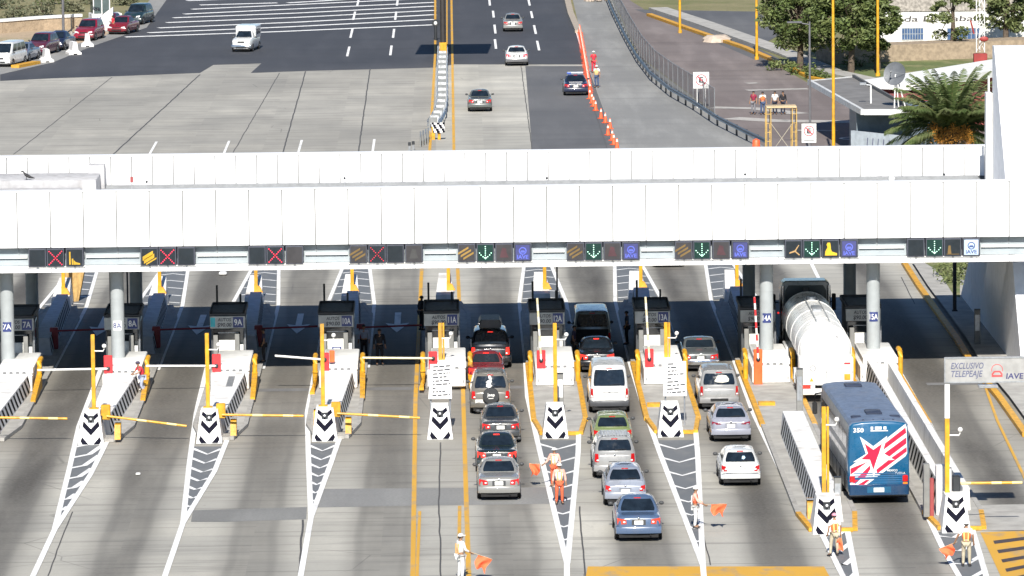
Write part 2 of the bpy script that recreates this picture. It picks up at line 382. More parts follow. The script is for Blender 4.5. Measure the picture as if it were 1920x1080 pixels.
# far gores in line with the islands
for k in range(7, 15):
    x = XK(k); y0, y1, h = 31.5, 74, 1.08
    if k in (11,):
        continue
    flat(dm, [(x - h, y0), (x + h, y0), (x, y1)], .022)
    for i in range(10):
        y = y0 + 3.2 * (i + .6); q = h * (1 - (y - y0) / (y1 - y0))
        ribbon(wm, [(x - q, y - .7), (x, y), (x + q, y - .7)], .2, .026)
    for sg in (-1, 1):
        ribbon(wm, [(x + sg * 1.25, 6), (x + sg * 1.22, y0), (x, y1)], .19, .030 + .001 * sg)
    if k < 11: ribbon(wm, [(x, y1), (x, y1 + 52)], .17, .033)
ribbon(wm, [G(1520, 492), G(1560, 575)], .2, .030)
for x, y, L in ((659, 63, 6), (738, 63, 6), (653, 97, 6), (733, 95, 6), (664, 30, 6), (742, 30, 6), (671, 6, 5), (745, 5, 5),
                (918, 5, 5), (925, 27, 5), (928, 55, 6), (929, 83, 6), (992, 5, 5), (997, 28, 5), (1003, 56, 6), (1009, 86, 6)):
    p = G(x, y); v = -.02 if x < 800 else .0
    ribbon(wm, [(p.x, p.y - L * .9), (p.x, p.y + L * .9)], .2, .030)
pixrib(wm, [(1062, -25), (1073, 30), (1092, 95)], .22, .030)
# broad hatch of long white lines on the far left carriageway
HL = [((235, 70), (520, 60), (815, 47)), ((278, 62), (540, 51), (815, 37)), ((297, 53), (560, 42), (815, 28)), ((312, 43), (560, 33), (815, 20)), ((325, 34), (560, 25), (815, 12)), ((345, 27), (560, 17), (815, 5)),
      ((360, 18), (560, 9), (815, -3)), ((375, 10), (520, 6)), ((350, 2), (560, -6)), ((540, 6), (815, -10))]
for h in HL: pixrib(wm, h, .95, .031)
pixrib(fm, [(1400, 170), (1470, 168), (1515, 167)], 1.2, .024); pixrib(fm, [(1335, 202), (1420, 204), (1500, 214)], 1.6, .024)
pixrib(fm, [(1370, 222), (1450, 227), (1600, 229)], 2.0, .024); pixrib(fm, [(1495, 245), (1570, 246)], .8, .024); pixrib(fm, [(1400, 157), (1422, 156)], 1.0, .024)
# painted roundel in the lot
rc = G(1600, 260)
annulus(wm, lambda u, v, d: (rc.x + u, rc.y + v * 1.0, .031), 0, 0, .75, 1.0)
flat(dm, [(rc.x + .75 * _c(t * .3142), rc.y + .75 * _s(t * .3142)) for t in range(20)], .024)
# lane arrows in the shade of the canopy
for k in (7, 8, 9, 10):
    x = XK(k) + 2.5; y = 21.5
    flat(am, [(x - .16, y + 6), (x + .16, y + 6), (x + .16, y + 1.2), (x + .6, y + 1.6), (x, y - 2.2), (x - .6, y + 1.6), (x - .16, y + 1.2)], .028)
# steel drain strips across the lanes
dr = MB()
for k in (9, 10, 11, 12, 13): 
    flat(dr, [(XK(k) + 1.1, -1.9), (XK(k) + 3.9, -1.9), (XK(k) + 3.9, -.9), (XK(k) + 1.1, -.9)], .012)
flat(dr, [(XK(15) + 2.2, -2.4), (XK(15) + 6, -2.4), (XK(15) + 6, -1.6), (XK(15) + 2.2, -1.6)], .012)
struct('drain_grating', dr, asphalt('drain_steel', (.13, .13, .13), (.2, .2, .2)))
# sawn joints and tar-filled cracks running along the lanes
jt = MB()
for p, wd in (([(826, 830), (823, 940), (827, 1085)], .09), ([(1087, 950), (1092, 1020), (1098, 1085)], .09), ([(1318, 1000), (1332, 1060)], .07), ([(135, 960), (88, 1085)], .07), ([(568, 975), (560, 1085)], .12),
              ([(212, 290), (375, 140)], .16), ([(25, 290), (210, 145)], .1), ([(435, 290), (524, 137)], .09), ([(530, 288), (573, 134)], .13), ([(672, 286), (694, 128)], .13), ([(998, 284), (977, 124)], .09), ([(1140, 284), (1102, 170)], .08), ([(1270, 280), (1250, 210)], .08),
              ([(1000, 500), (1003, 560)], .06), ([(1690, 520), (1715, 570)], .07)):
    P = [G(*q) for q in p]; Q = []
    for a, b in zip(P[:-1], P[1:]):
        n = max(2, int((b - a).length / 1.5))
        for i in range(n): Q.append(a.lerp(b, i / n) + Vector((rnd.uniform(-.022, .022), 0, 0)))
    Q.append(P[-1]); ribbon(jt, Q, wd * .7, .0135)
struct('pavement_joint', jt, M('tar_seal', (.075, .073, .07), .7))
struct('road_marking_white', wm, MARKW); struct('road_marking_yellow', ym, MARKY); struct('road_marking_grey', dm, MARKD); struct('road_marking_faded', fm, MARKF); struct('road_marking_arrow', am, MARKA)
# ------------------------------------------------------------------ islands
KN = {7: -17, 8: -17.4, 9: -17.4, 10: -17.4, 12: -17, 13: -17, 14: -44, 15: -44}
isl = MB(); kb = MB(); ky = MB()
for k in range(7, 16):
    x = XK(k); yn = KN.get(k, -1.5); 
    tip = .55 if k < 11 else .75
    pts = [(x - tip, yn), (x + tip, yn), (x + 1.02, yn + 4 if k != 11 else -1), (x + 1.02, 26), (x + .55, 31), (x - .55, 31), (x - 1.02, 26), (x - 1.02, yn + 4 if k != 11 else -1)]
    isl.prism(pts, .02, .15)
    q = [(x + (a - x) * 1.0, b) for a, b in pts]
    for a, b in zip(q, q[1:] + q[:1]):
        d = Vector((b[0] - a[0], b[1] - a[1])); n = Vector((d.y, -d.x)).normalized() * .2
        front = max(a[1], b[1]) < (4.9 if k < 14 else -30) and k in (12, 13, 14, 15) and (k < 14 or a[0] != b[0])
        (ky if front or (k in (12, 13, 14, 15) and min(a[1], b[1]) < 4 and a[0] != b[0] and False) else kb).prism([a, b, (b[0] + n.x, b[1] + n.y), (a[0] + n.x, a[1] + n.y)], .02, .17)
    if k in (12, 13, 14, 15):
        for sg in (-1, 1):
            y0 = yn + 4.05 if k < 14 else -15.5
            ky.prism([(x + sg * 1.03, y0), (x + sg * 1.03, 6), (x + sg * 1.26, 6), (x + sg * 1.26, y0)], .02, .19)
    if k in (13, 14): ky.prism([(x - 1.0, -9.6), (x - .25, -9.6), (x - .25, -9.1), (x - 1.0, -9.1)], .15, .3)
    if k == 14: ky.bbox(x - .35, x + .35, -17.6, -17.0, .15, .45, .06)
struct('island_pavement', isl, CONC); struct('island_kerb', kb, KERB); struct('yellow_kerb', ky, YEL)

# ------------------------------------------------------------------ canopy over the lanes
can = thing('toll_canopy', 'long white clad toll canopy spanning all the lanes on grey columns', 'canopy', (0, 0, 0))
XL, XR = -30.0, 34.0; XR2 = GY(1861, 300, 18.7).x
b = MB(); b.box(XL, XR, .06, .5, 6.62, 9.19); b.build('fascia_backing', SEAM, can)
b = MB(); x = -27.93
while x < XR:
    b.bbox(x, x + 1.488, 0, .05, 6.6, 9.17, .006); x += 1.535
b.box(XL, XR, .02, .56, 9.194, 9.235); b.build('fascia', PANEL, can)
b = MB(); b.box(XL, XR2, 18.78, 19.2, 7.3, 9.05); b.build('parapet_backing', SEAM, can)
b = MB(); x = -25.3
while x < XR2 - .1:
    b.bbox(x, min(x + .988, XR2), 18.7, 18.775, 7.62, 9.06, .006); x += 1.035
b.box(XL, XR2 + .03, 18.68, 19.24, 9.064, 9.14); b.build('rear_parapet', PANEL, can)
b = MB(); b.box(XL, 26.05, .5, 18.78, 7.2, 7.5); b.build('roof_deck', WHITEC, can)
b = MB(); b.box(XL, 26.05, 18.2, 18.69, 7.52, 7.66); b.box(XL, 26.05, 17.2, 17.3, 7.5, 7.62); b.build('roof_gutter', GREYM, can)
b = MB(); b.bbox(XL, -17.5, 14.2, 18.1, 7.5, 8.35, .03); b.bbox(XL, -18.2, 13.0, 14.1, 7.5, 8.0, .03); b.bbox(-18.1, -17.3, 17.6, 18.66, 7.5, 8.75, .02); b.build('roof_curb_box', M('shade_greyed_white', (.42, .42, .43), .8, dirt=.4), can)  # white greyed so the boxes carry their shading in the colour, plus dirt
b = MB(); b.box(XL, 26.1, .3, 19, 5.75, 6.0); b.build('soffit', BAND, can)
b = MB(); b.box(XL, XR, .42, .6, 5.74, 6.61)
b.box(XL, XR, 18.6, 18.9, 5.72, 7.2); b.build('sign_band', BAND, can)
b = MB(); x = -27.93
while x < XR: b.box(x - .012, x + .012, .405, .42, 5.75, 6.6); x += 1.535 * 1
b.build('band_seam', SEAM, can)
b = MB(); x = -27.93
while x < XR: b.bbox(x, x + 1.525, -.05, .62, 5.44, 5.73, .012); x += 1.535
b.build('lower_lip', PANEL, can)
# signs: photo x of each box
DOT = MB()
SG = {7: [(70, 'off'), (104, 'x'), (140, 'bars')], 8: [(280, 'slash'), (314, 'x'), (349, 'off')], 9: [(482, 'off'), (516, 'x'), (552, 'dim')],
      10: [(672, 'dimslash'), (707, 'xdim'), (741, 'off'), (776, 'ghost')], 11: [(875, 'dslash'), (910, 'arrow'), (945, 'dimfig'), (980, 'blue')],
      12: [(1079, 'dimslash'), (1113, 'arrow'), (1148, 'dimfig'), (1183, 'blue')], 13: [(1282, 'dimslash'), (1316, 'arrow'), (1352, 'dimfig'), (1388, 'blue')],
      14: [(1488, 'bolt'), (1522, 'arrow'), (1557, 'figure'), (1592, 'blue')], 15: [(1717, 'off'), (1752, 'arrow'), (1786, 'post'), (1821, 'iave')]}
DESC = {'off': 'blank dark', 'x': 'lit red cross', 'bars': 'amber bar glyph', 'slash': 'bright amber slanted stripe', 'dim': 'unlit charcoal mesh', 'dimslash': 'dim brown stripe', 'xdim': 'faint red cross',
        'ghost': 'unlit grey outline', 'dslash': 'amber diagonal stripe', 'arrow': 'green dotted down arrow', 'dimfig': 'dim reddish glyph', 'blue': 'blue pictogram', 'bolt': 'brown branch glyph', 'figure': 'yellow seated figure glyph', 'post': 'yellow post glyph', 'iave': 'pale blue IAVE'}
REDL = M('red_led', (.85, .03, .08), .4, emit=.7); REDD = M('red_led_faint', (.6, .02, .05), .4, emit=.5); GRN = M('green_led', (.5, .95, .7), .4, emit=.9)
AMB = M('amber_led', (.48, .29, .02), .4, emit=.1); AMBD = M('amber_led_faint', (.16, .10, .03), .5); REDG = M('reddish_led_faint', (.07, .028, .035), .5)
BLU = M('blue_led', (.085, .11, .45), .4, emit=.3); PALEB = M('pale_blue_panel', (.42, .52, .68), .4, emit=.15)
FACE = M('sign_face', (.012, .018, .024), .35); FACEG = M('sign_face_green', (.004, .03, .024), .35); FACEO = M('sign_face_grey', (.035, .033, .036), .5); HOUS = M('sign_housing', (.055, .06, .08), .6)
def lane_sign(k, px, kind):
    p = GY(px, 470 - (px - 960) * .0105, -.1); zc = 6.14
    t = thing('lane_signal', f'{DESC[kind]} sign box in the canopy band above lane {k}A', 'lane signal', (p.x, .2, zc), 0, 'lane signal boxes under the canopy fascia')
    hb = MB(); hb.bbox(-.41, .41, -.36, .2, -.42, .43, .02); hb.build('housing', HOUS, t)
    fb = MB(); fb.box(-.355, .355, -.367, -.36, -.37, .38); fb.box(-.04, .06, -.40, -.36, -.415, -.385); fb.build('screen', FACEG if kind == 'arrow' else FACEO if kind in ('dim', 'ghost', 'dimfig', 'dimslash', 'dslash') else FACE, t)
    g = MB(); fn = lambda u, v, d: (u, -.374 - d, v)
    def dots(P, r=.034):
        for u, v in P: g.map2([(u + r * _c(a * 1.0472), v + r * _s(a * 1.0472)) for a in range(6)], fn, 0, -.006)
    m = AMB
    if kind in ('x', 'xdim'):
        dots([(s * i * .072, i * .076) for i in range(-4, 5) for s in (-1, 1)], .031 if kind == 'x' else .027); m = REDL if kind == 'x' else REDD
    elif kind == 'arrow':
        dots([(0, .3 - i * .1) for i in range(6)] + [(-.27, 0), (-.2, -.09), (-.11, -.17), (.27, 0), (.2, -.09), (.11, -.17), (0, -.26), (-.05, -.22), (.05, -.22)], .026); m = GRN
    elif kind in ('slash', 'dslash', 'dimslash'):
        for o in ((-.12, .12), (.0, 0), (.12, -.12)) if kind != 'slash' else ((-.03, .05), (.03, -.08), (.13, -.2)):
            w_ = .05 if kind != 'slash' else (.1 if o[1] > -.1 else .035)
            g.map2([(o[0] - .28, o[1] - .14 - w_), (o[0] + .2, o[1] + .14 - w_), (o[0] + .2, o[1] + .14 + w_), (o[0] - .28, o[1] - .14 + w_)], fn, 0, -.004)
        m = AMB if kind == 'slash' else M('amber_led_half', (.3, .18, .04), .5) if kind == 'dslash' else AMBD
    elif kind == 'bars':
        for u, h in ((-.22, .6), (-.1, .28)): g.map2([(u - .035, -.32), (u + .035, -.32), (u + .035, -.32 + h), (u - .035, -.32 + h)], fn, 0, -.004)
        g.map2([(-.05, -.32), (.25, -.32), (.25, -.26), (.05, -.2), (-.05, -.1)], fn, 0, -.004)
    elif kind == 'figure':
        g.map2([(-.26, -.3), (.3, -.3), (.3, -.2), (.06, -.12), (.02, .0), (.0, .2), (-.02, .3), (-.14, .3), (-.18, .2), (-.14, .08), (-.24, -.1)], fn, 0, -.004); m = M('yellow_led', (.62, .38, .02), .4, emit=.2)
    elif kind == 'post':
        g.map2([(-.24, -.3), (-.06, -.3), (-.1, .1), (-.2, .1)], fn, 0, -.004); g.map2([(-.28, -.32), (.3, -.32), (.3, -.29), (-.28, -.29)], fn, 0, -.004); m = AMBD
    elif kind == 'bolt':
        g.map2([(.22, .2), (.26, .2), (.1, -.08), (.3, -.26), (.24, -.28), (.06, -.12), (-.2, -.2), (-.2, -.14), (.05, -.04)], fn, 0, -.004); m = M('tan_led', (.45, .28, .12), .5)
    elif kind in ('blue', 'iave'):
        annulus(g, lambda u, v, d: (u, -.374, v), 0, .08, .13, .18, 20); g.map2([(-.12, .0), (.12, .0), (.08, .1), (-.08, .1)], fn, 0, -.004)
        text(g, 'IAVE', (0, -.374, -.2), (1, 0, 0), (0, 0, 1), .24, .52, .03)
        q = MB(); q.box(-.33, .33, -.371, -.366, -.35, .36); q.build('backing', M('blue_panel', (.045, .05, .16), .5, emit=.0) if kind == 'blue' else PALEB, t)
        m = BLU if kind == 'blue' else M('navy_glyph', (.05, .08, .2), .5)
    elif kind in ('dimfig', 'ghost'):
        g.map2([(-.2, -.22), (.22, -.22), (.12, .0), (.1, .2), (-.08, .24), (-.14, .05)], fn, 0, -.004); m = REDG if kind == 'dimfig' else M('ghost_glyph', (.05, .05, .05), .6)
    if g.v: g.build('glyph', m, t)
for k, row in SG.items():
    for px, kind in row: lane_sign(k, px, kind)
# white rails between sign groups, part of the canopy
r_ = MB(); edges = []
allx = [GY(row[0][0], 470, -.1).x - .5 for row in SG.values()], [GY(row[-1][0], 470, -.1).x + .5 for row in SG.values()]
for a, c in zip([XL] + allx[1], allx[0] + [XR]): r_ = MB(); r_.bbox(a, c, .28, .41, 6.08, 6.2, .01); r_.build('band_rail', WHITE, can)
for a, c in zip(*allx): r_ = MB(); r_.bbox(a + .02, c - .02, -.12, .42, 5.69, 5.735, .005); r_.build('sign_shelf', WHITE, can)
# columns: two rows on the outer islands
for k in (7, 8, 14, 15):
    for y, m in ((1.5, 0), (17.0, 0)):
        cx_ = XK(k) - {7: .5, 8: .35}.get(k, 0); c = MB(); c.cyl((cx_, y, .9 if y < 5 else .15), (cx_, y, 5.8), .315, 28); c.cyl((cx_, y, 4.02), (cx_, y, 4.05), .322, 28)
        o = c.build('column', M('column_grey', (.33, .355, .36), .5, var=.05, dirt=.15), can)
        if y < 5:
            e = MB(); n = 10
            for i in range(n):
                a0, a1 = -.66 + 1.32 * i / n, -.66 + 1.32 * (i + 1) / n
                e.add([(cx_ + .325 * _s(a), y - .325 * _c(a), z) for a in (a0, a1) for z in (2.55, 3.0)], [(0, 2, 3, 1)])
            e.build('number_plate', BLUESIGN if k != 8 else PLATE, o)
            te = MB(); text(te, f'{k}A', (0, 0, 0), (1, 0, 0), (0, 0, 1), .36, .4, .015)
            for v in te.v: a = v.x / .33; vv = (cx_ + .332 * _s(a), y - .332 * _c(a), 2.78 + v.z); v[:] = vv
            te.build('number', WHITE if k != 8 else BLUESIGN, o)
# small rooftop lamps on rods
for i, (px, py) in enumerate(((275, 337), (646, 330), (1025, 330), (1397, 323), (1770, 323))):
    p = GY(px, py + 4, 8.0)
    t = thing('roof_beacon', ['small dark knob lamp on a rod above the canopy roof, nearest the red box', 'small knob lamp on the canopy roof above lanes 10A and 11A', 'small knob lamp on the canopy roof above the 12A lane signal', 'small knob lamp on the canopy roof above the 13A and 14A signals', 'small knob lamp on the canopy roof beside the round white vent'][i], 'beacon', (p.x, 8, 7.5), 0, 'knob lamps along the canopy roof')
    a = MB(); a.cyl((0, 0, 0), (0, 0, p.z - 7.5), .012, 6); a.build('rod', STEEL, t); a = MB(); a.ball((0, 0, p.z - 7.5), .06); a.build('lamp', DARK, t)
p = GY(247, 337, 8.0); t = thing('alarm_box', 'small red and black box on a thin rod on the white canopy roof', 'alarm', (p.x, 8, 7.5))
a = MB(); a.cyl((0, 0, 0), (0, 0, p.z - 7.6), .015, 6); a.build('rod', STEEL, t); a = MB(); a.bbox(-.07, .07, -.06, .06, p.z - 7.62, p.z - 7.36, .01); a.build('box', M('dull_red', (.3, .06, .06), .6), t)
p = GY(1672, 337, 8.0); t = thing('roof_vent', 'round white ventilator cap on the canopy roof towards the right end', 'vent', (p.x, 8, 7.5))
a = MB(); a.cyl((0, 0, 0), (0, 0, p.z - 7.5), .08, 10); a.build('pipe', STEEL, t); a = MB(); a.ball((0, 0, p.z - 7.45), (.16, .16, .14)); a.build('cap', WHITE, t)
p = GY(50, 327, 14.5); t = thing('perched_bird', 'dark bird perched on the white box at the left end of the canopy roof', 'bird', (p.x, 14.6, 8.35), R(70))
a = MB(); a.loft([[Vector((r * _c(q * .785), y, z + r * .9 * _s(q * .785))) for q in range(8)] for y, z, r in ((-.42, .10, .02), (-.25, .13, .06), (-.08, .19, .1), (.08, .27, .095), (.16, .36, .055), (.2, .42, .05), (.27, .42, .035), (.34, .40, .008))])
a.cyl((-.04, .02, 0), (-.04, .02, .2), .012, 5); a.cyl((.04, .02, 0), (.04, .02, .2), .012, 5); a.build('bird_body', M('dark_feathers', (.02, .02, .022), .7), t)

# right-hand pylon
pr = [(-1.0, 0), (12.6, 14.5), (13.5, 14.5), (13.5, 8.9), (31, 0)]
py_ = thing('pylon', 'tall white leaning concrete pylon at the right end of the canopy', 'pylon', (26.3, 0, 0))
a = MB(); n = len(pr); vs = [(x, y, z) for x in (0, 8) for y, z in pr]
a.add(vs, [tuple(range(n))[::-1], tuple(range(n, 2 * n))] + [(i, (i + 1) % n, n + (i + 1) % n, n + i) for i in range(n)])
a.build('pylon_block', M('white_render', (.74, .75, .77), .7, var=.05, dirt=.12), py_, 20)
a = MB(); a.bbox(-.32, -.02, 13.2, 14.1, 5.9, 12.2, .03); a.cyl((-.17, 13.6, 12.2), (-.17, 13.6, 13.0), .05, 8); a.build('downpipe', WHITE, py_)

# ------------------------------------------------------------------ toll booths
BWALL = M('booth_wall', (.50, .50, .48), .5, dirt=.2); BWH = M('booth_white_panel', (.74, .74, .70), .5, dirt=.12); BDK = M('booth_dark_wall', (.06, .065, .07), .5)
BTXT = M('dark_lettering', (.05, .05, .06), .6); BSIGN = M('booth_sign_grey', (.42, .43, .41), .5, dirt=.15)
BLAB = {7: 'far left', 8: 'behind the left round column', 9: 'with a turquoise sticker on its sign', 10: 'with a 10A plate on its white front', 11: 'standing between the two yellow lines', 12: 'left of the black sedan with lit brakes', 13: 'with a 13A plate on its white front', 14: 'half hidden behind the right column and orange gate', 15: 'behind the rightmost round column'}
def booth(k):
    x = XK(k) - (.22 if k > 9 else .36)
    t = thing('toll_booth', f'grey toll booth {k}A {BLAB[k]}', 'toll booth', (x, 5.0, .15), 0, 'toll booths in the shade of the canopy')
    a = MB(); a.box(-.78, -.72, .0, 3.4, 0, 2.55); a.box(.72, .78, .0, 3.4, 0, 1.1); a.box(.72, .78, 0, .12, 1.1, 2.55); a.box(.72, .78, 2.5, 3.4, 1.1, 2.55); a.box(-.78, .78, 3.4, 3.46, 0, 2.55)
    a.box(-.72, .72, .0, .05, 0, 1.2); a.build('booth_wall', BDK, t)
    a = MB(); a.box(-.72, .72, .01, .03, 1.2, 1.95); a.box(.735, .76, .12, 2.5, 1.1, 2.5); a.build('booth_window', BGLASS, t)
    a = MB(); a.bbox(-.6, .6, .5, 1.2, .95, 1.05, .02); a.build('counter', STEEL, t); a = MB(); a.box(-.45, .5, -.005, .008, 1.74, 1.765); a.build('window_bar', STEEL, t)
    a = MB(); a.bbox(-.86, .86, -.08, 3.6, 2.57, 2.68, .02); a.box(-.72, .72, .1, 3.3, 2.68, 2.72)
    for q in ((-.86, -.82), (.82, .86)): a.box(*q, -.08, 3.6, 2.68, 2.78)
    a.box(-.82, .82, 3.55, 3.6, 2.68, 2.8); a.build('booth_roof', PLAST, t)
    a = MB(); a.bbox(-.83, .83, -.16, -.02, 1.98, 2.56, .012); s = a.build('price_sign', BSIGN, t)
    a = MB(); text(a, 'AUTOS', (-.14, -.168, 2.4), (1, 0, 0), (0, 0, 1), .22, .62, .02, .1); text(a, '$90.00', (-.14, -.168, 2.14), (1, 0, 0), (0, 0, 1), .26, .66, .02, .1); a.build('lettering', BTXT, s)
    a = MB(); a.box(.27, .75, -.172, -.16, 2.02, 2.52); nb = a.build('number_plate', BLUESIGN, t)
    a = MB(); text(a, f'{k}A', (.51, -.176, 2.27), (1, 0, 0), (0, 0, 1), .4, .38, .02); a.build('number', WHITE, nb)
    if k == 9: a = MB(); a.box(-.80, -.58, -.172, -.16, 2.06, 2.5); a.build('sticker', M('turquoise', (.05, .42, .48), .5), s)
    a = MB(); a.bbox(-.42, .38, -.22, -.02, 0, 1.42, .02); fp = a.build('front_panel', BWH, t)
    if k in (10, 13):
        a = MB(); a.box(-.2, .24, -.232, -.22, .55, 1.05); q = a.build('plate', BLUESIGN if k == 10 else PLATE, fp)
        a = MB()
        if k == 10: a.box(-.13, .17, -.236, -.232, .6, 1.0)
        text(a, f'{k}A', (.02, -.24, .8), (1, 0, 0), (0, 0, 1), .3, .34 if k == 13 else .26, .02); 
        a.build('plate_number', WHITE if k == 10 else BLUESIGN, fp)
    a = MB(); a.bbox(.50, .74, -.1, -.02, .35, 1.2, .01); a.build('notice_board', WHITE, t)
    for q, h in ((-.56, 1.7), (.46, 1.75)):
        a = MB(); a.bbox(q - .11, q + .11, -.5, -.26, 0, h, .02); a.build('corner_post', M('post_grey', (.2, .2, .19), .6), t)
    if k not in (7, 8, 15):
        for q, y, h in ((-.62, 3.3, .95), (.5, 3.3, .5)):
            a = MB(); a.cyl((q, y, 2.7), (q, y, 2.7 + h), .05 if k > 8 else .03, 8); a.build('roof_aerial', DARK, t)
    for sg in (1,):
        a = MB(); a.tube([(.82, -.1, .1), (.82, -.1, 1.7), (.82, .5, 2.3), (.82, 1.5, 2.4)], .045, 6); a.build('conduit', STEEL, t)
for k in range(7, 16): booth(k)

# white plinths in front of the booths
for k in range(7, 16):
    x = XK(k); y0 = -2.2
    t = thing('concrete_plinth', f'white stepped concrete plinth in front of booth {k}A', 'plinth', (x, 0, .15), 0, 'white plinths in front of the booths')
    a = MB(); a.bbox(-.88, .88, y0, 4.3, 0, .78, .05); a.build('plinth_block', WHITEC, t)
    a = MB(); a.bbox(-.72, .9, -1.75, 3.6, .785, 1.1, .04); a.build('plinth_slab', WHITE, t)
    for q in (-.5, -.2, .1, .4): a = MB(); a.box(q, q + .16, -1.758, -1.75, .81, .9); a.build('slot', SEAM, t)
    for q in (-.8, .74): a = MB(); a.bbox(q, q + .06, y0 - .03, y0 + .01, .2, .34, .01); a.build('bracket', STEEL, t)

def banded(parent, p, q, r, mats, pat):
    a = MB(); n = len(pat); path = [p.lerp(q, i / n) for i in range(n + 1)]; a.tube(path, r, 8); o = a.build('barrier_arm', mats, parent)
    for f in o.data.polygons: f.material_index = int(pat[min(n - 1, f.index // 8)]) if f.index < 8 * n else 0
    return o
# gate machines beside the booths
GZ = {8: .25, 9: .32, 10: .55, 11: .55}
def gate(k, up=False, tilt=0., col=RED, L=3.3, lab=''):
    x = XK(k) - .62
    t = thing('barrier_gate', lab, 'barrier gate', (x, -1.95 if k != 14 else -2.5, .93), 0, 'red and white barrier gates at the booths')
    a = MB(); a.bbox(-.2, .2, .0, .18, .0 if k < 14 else -.8, .85, .03); a.box(-.17, .17, -.005, 0, .5, .55); a.build('cabinet', col, t)
    if k == 10:
        a = MB(); a.bbox(.22, .46, .02, .17, .4, .95, .03); a.build('motor_cover', ORG, t)
    d = Vector((-_c(tilt), 0, _s(tilt))) if not up else Vector((-.055, 0, 1)).normalized(); p0 = Vector((0, -.06, GZ.get(k, .4)))
    banded(t, p0, p0 + d * L, .05, [WHITE if k != 11 else M('cream_paint', (.72, .66, .42), .5), RED if k == 14 else M('yellowed_white', (.66, .58, .36), .5)], '0101010101' if up else '0000000000')
    a = MB(); a.ball((0, -.06, GZ.get(k, .4)), (.1, .05, .1)); a.build('hub', DARK, t)
for k, up, tilt, lab in ((8, 0, -.01, 'lowered white boom on a red box left of the 8A column'), (9, 0, .01, 'lowered white boom on a red box left of booth 9A'), (10, 0, .09, 'short lowered white boom with orange motor left of booth 10A'),
                         (11, 0, .02, 'lowered cream boom on a red box left of booth 11A'), (12, 1, 0, 'raised boom on a red box in front of booth 12A'), (13, 1, 0, 'raised boom on a red box in front of booth 13A'), (14, 1, 0, 'raised red striped boom on an orange box beside the right column')):
    gate(k, up, tilt, ORG if k == 14 else RED, 2.3 if k == 10 else 2.9 if up else 3.25, lab)
# far barrier arms in the shade
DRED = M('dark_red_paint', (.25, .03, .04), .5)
for k, L in ((7, 3.2), (8, 3.4), (9, 2.9), (10, 3.0), (12, 0), (13, 0)):
    if not L: continue
    t = thing('exit_boom', f'dark red lowered boom in the canopy shade right of booth {k}A', 'barrier gate', (XK(k) + .8, 13.5, .15), 0, 'dark booms behind the booths')
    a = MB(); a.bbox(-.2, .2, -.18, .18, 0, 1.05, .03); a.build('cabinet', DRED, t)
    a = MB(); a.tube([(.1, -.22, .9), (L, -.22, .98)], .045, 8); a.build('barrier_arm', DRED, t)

# yellow bent guard posts at both sides of each booth front
def guard(x, y, sg, L, lab):
    t = thing('guard_rail', lab, 'guard post', (x, y, .15), 0, 'yellow bent guard posts beside the booths')
    a = MB(); a.tube([(0, 0, 0), (0, 0, .95), (0, .1, 1.15), (0, .5, 1.22), (0, 1.2, 1.2)], .12, 10); a.build('bent_post', YELP, t)
    if L:
        a = MB(); a.loft([[(sg * -.05, -L, 0), (sg * .17, -L, 0), (sg * .17, -L, .12), (sg * -.05, -L, .12)], [(-.13, 0, 0), (.13, 0, 0), (.13, 0, .62), (-.13, 0, .62)]]); a.build('sloped_guard', YEL, t)
for k in range(7, 16):
    for sg, nm in ((-1, 'left'), (1, 'right')):
        if k in (7, 8, 9) and sg < 0: continue
        guard(XK(k) + sg * 1.1, -.6, sg, 5 if k < 11 and sg > 0 else 3.6 if k < 11 else 2.5 if k == 11 else 0, f'yellow bent guard post on the {nm} side of booth {k}A')

# low striped barriers
STR = M('stripe_black', (.008, .008, .01), .85, spec=.15)
def barrier(k, y0, y1, l0, r0, l1, r1, h, side, lab, grp, n, stripes=True, mat=None):
    t = thing('concrete_barrier', lab, 'barrier', (XK(k), 0, .15), 0, grp)
    a = MB(); i = .12
    def ringat(y, l, r): return [(l - .05, y, 0), (r + .05, y, 0), (r, y, h * .4), (r - .06, y, h), (l + .06, y, h), (l, y, h * .4)]
    a.loft([ringat(y0, l0, r0), ringat(y1, l1, r1)]); a.build('barrier_body', mat or WHITEC, t, 20)
    s = MB()
    for q in range(n):
        f0 = (q + .15) / n; w_ = .45 / n; sk = -.8 / n * (1 if side > 0 else 1)
        def P(f, v):
            f = min(max(f, 0.005), .995); y = y0 + (y1 - y0) * f; e = (r0 + (r1 - r0) * f) if side > 0 else (l0 + (l1 - l0) * f)
            xx = e + side * (.054 - .05 * v / .4) if v < .4 else e - side * (.06 * (v - .4) / .6 - .004)
            return (xx + side * .004, y, h * v)
        s.add([P(f0, .08), P(f0 + w_, .08), P(f0 + w_ + sk * .38, .42), P(f0 + sk * .38, .42), P(f0 + w_ + sk, .92), P(f0 + sk, .92)], [(0, 1, 2, 3), (3, 2, 4, 5)])
    if stripes: s.build('stripes', STR, t, 0)
    return t
G1 = 'striped barriers in front of the booths'; G2 = 'striped barriers behind the booths'
t = barrier(7, -16.5, -1.1, -.6, .35, -.7, .8, .8, 1, 'striped white barrier cut by the left edge of the photo', G1, 13)
t = barrier(8, -16.2, -1.1, -.6, .3, -.75, .8, .8, 1, 'striped white barrier with a person in a red vest leaning on it', G1, 13)
t = barrier(9, -16.2, -1.1, -.6, .3, -.75, .8, .8, 1, 'striped white barrier in front of booth 9A with a grey slot on top', G1, 13)
a = MB(); a.box(.0, .3, -7, -3.5, .803, .812); a.build('top_slot', GREYM, t)
t = barrier(10, -16.2, -1.1, -.5, .3, -.75, .75, .8, 1, 'striped white barrier in front of booth 10A', G1, 13)
t = barrier(14, -42.5, -18.5, -.55, .45, -.5, .5, 1.0, -1, 'long striped white barrier left of the blue bus', G1, 22)
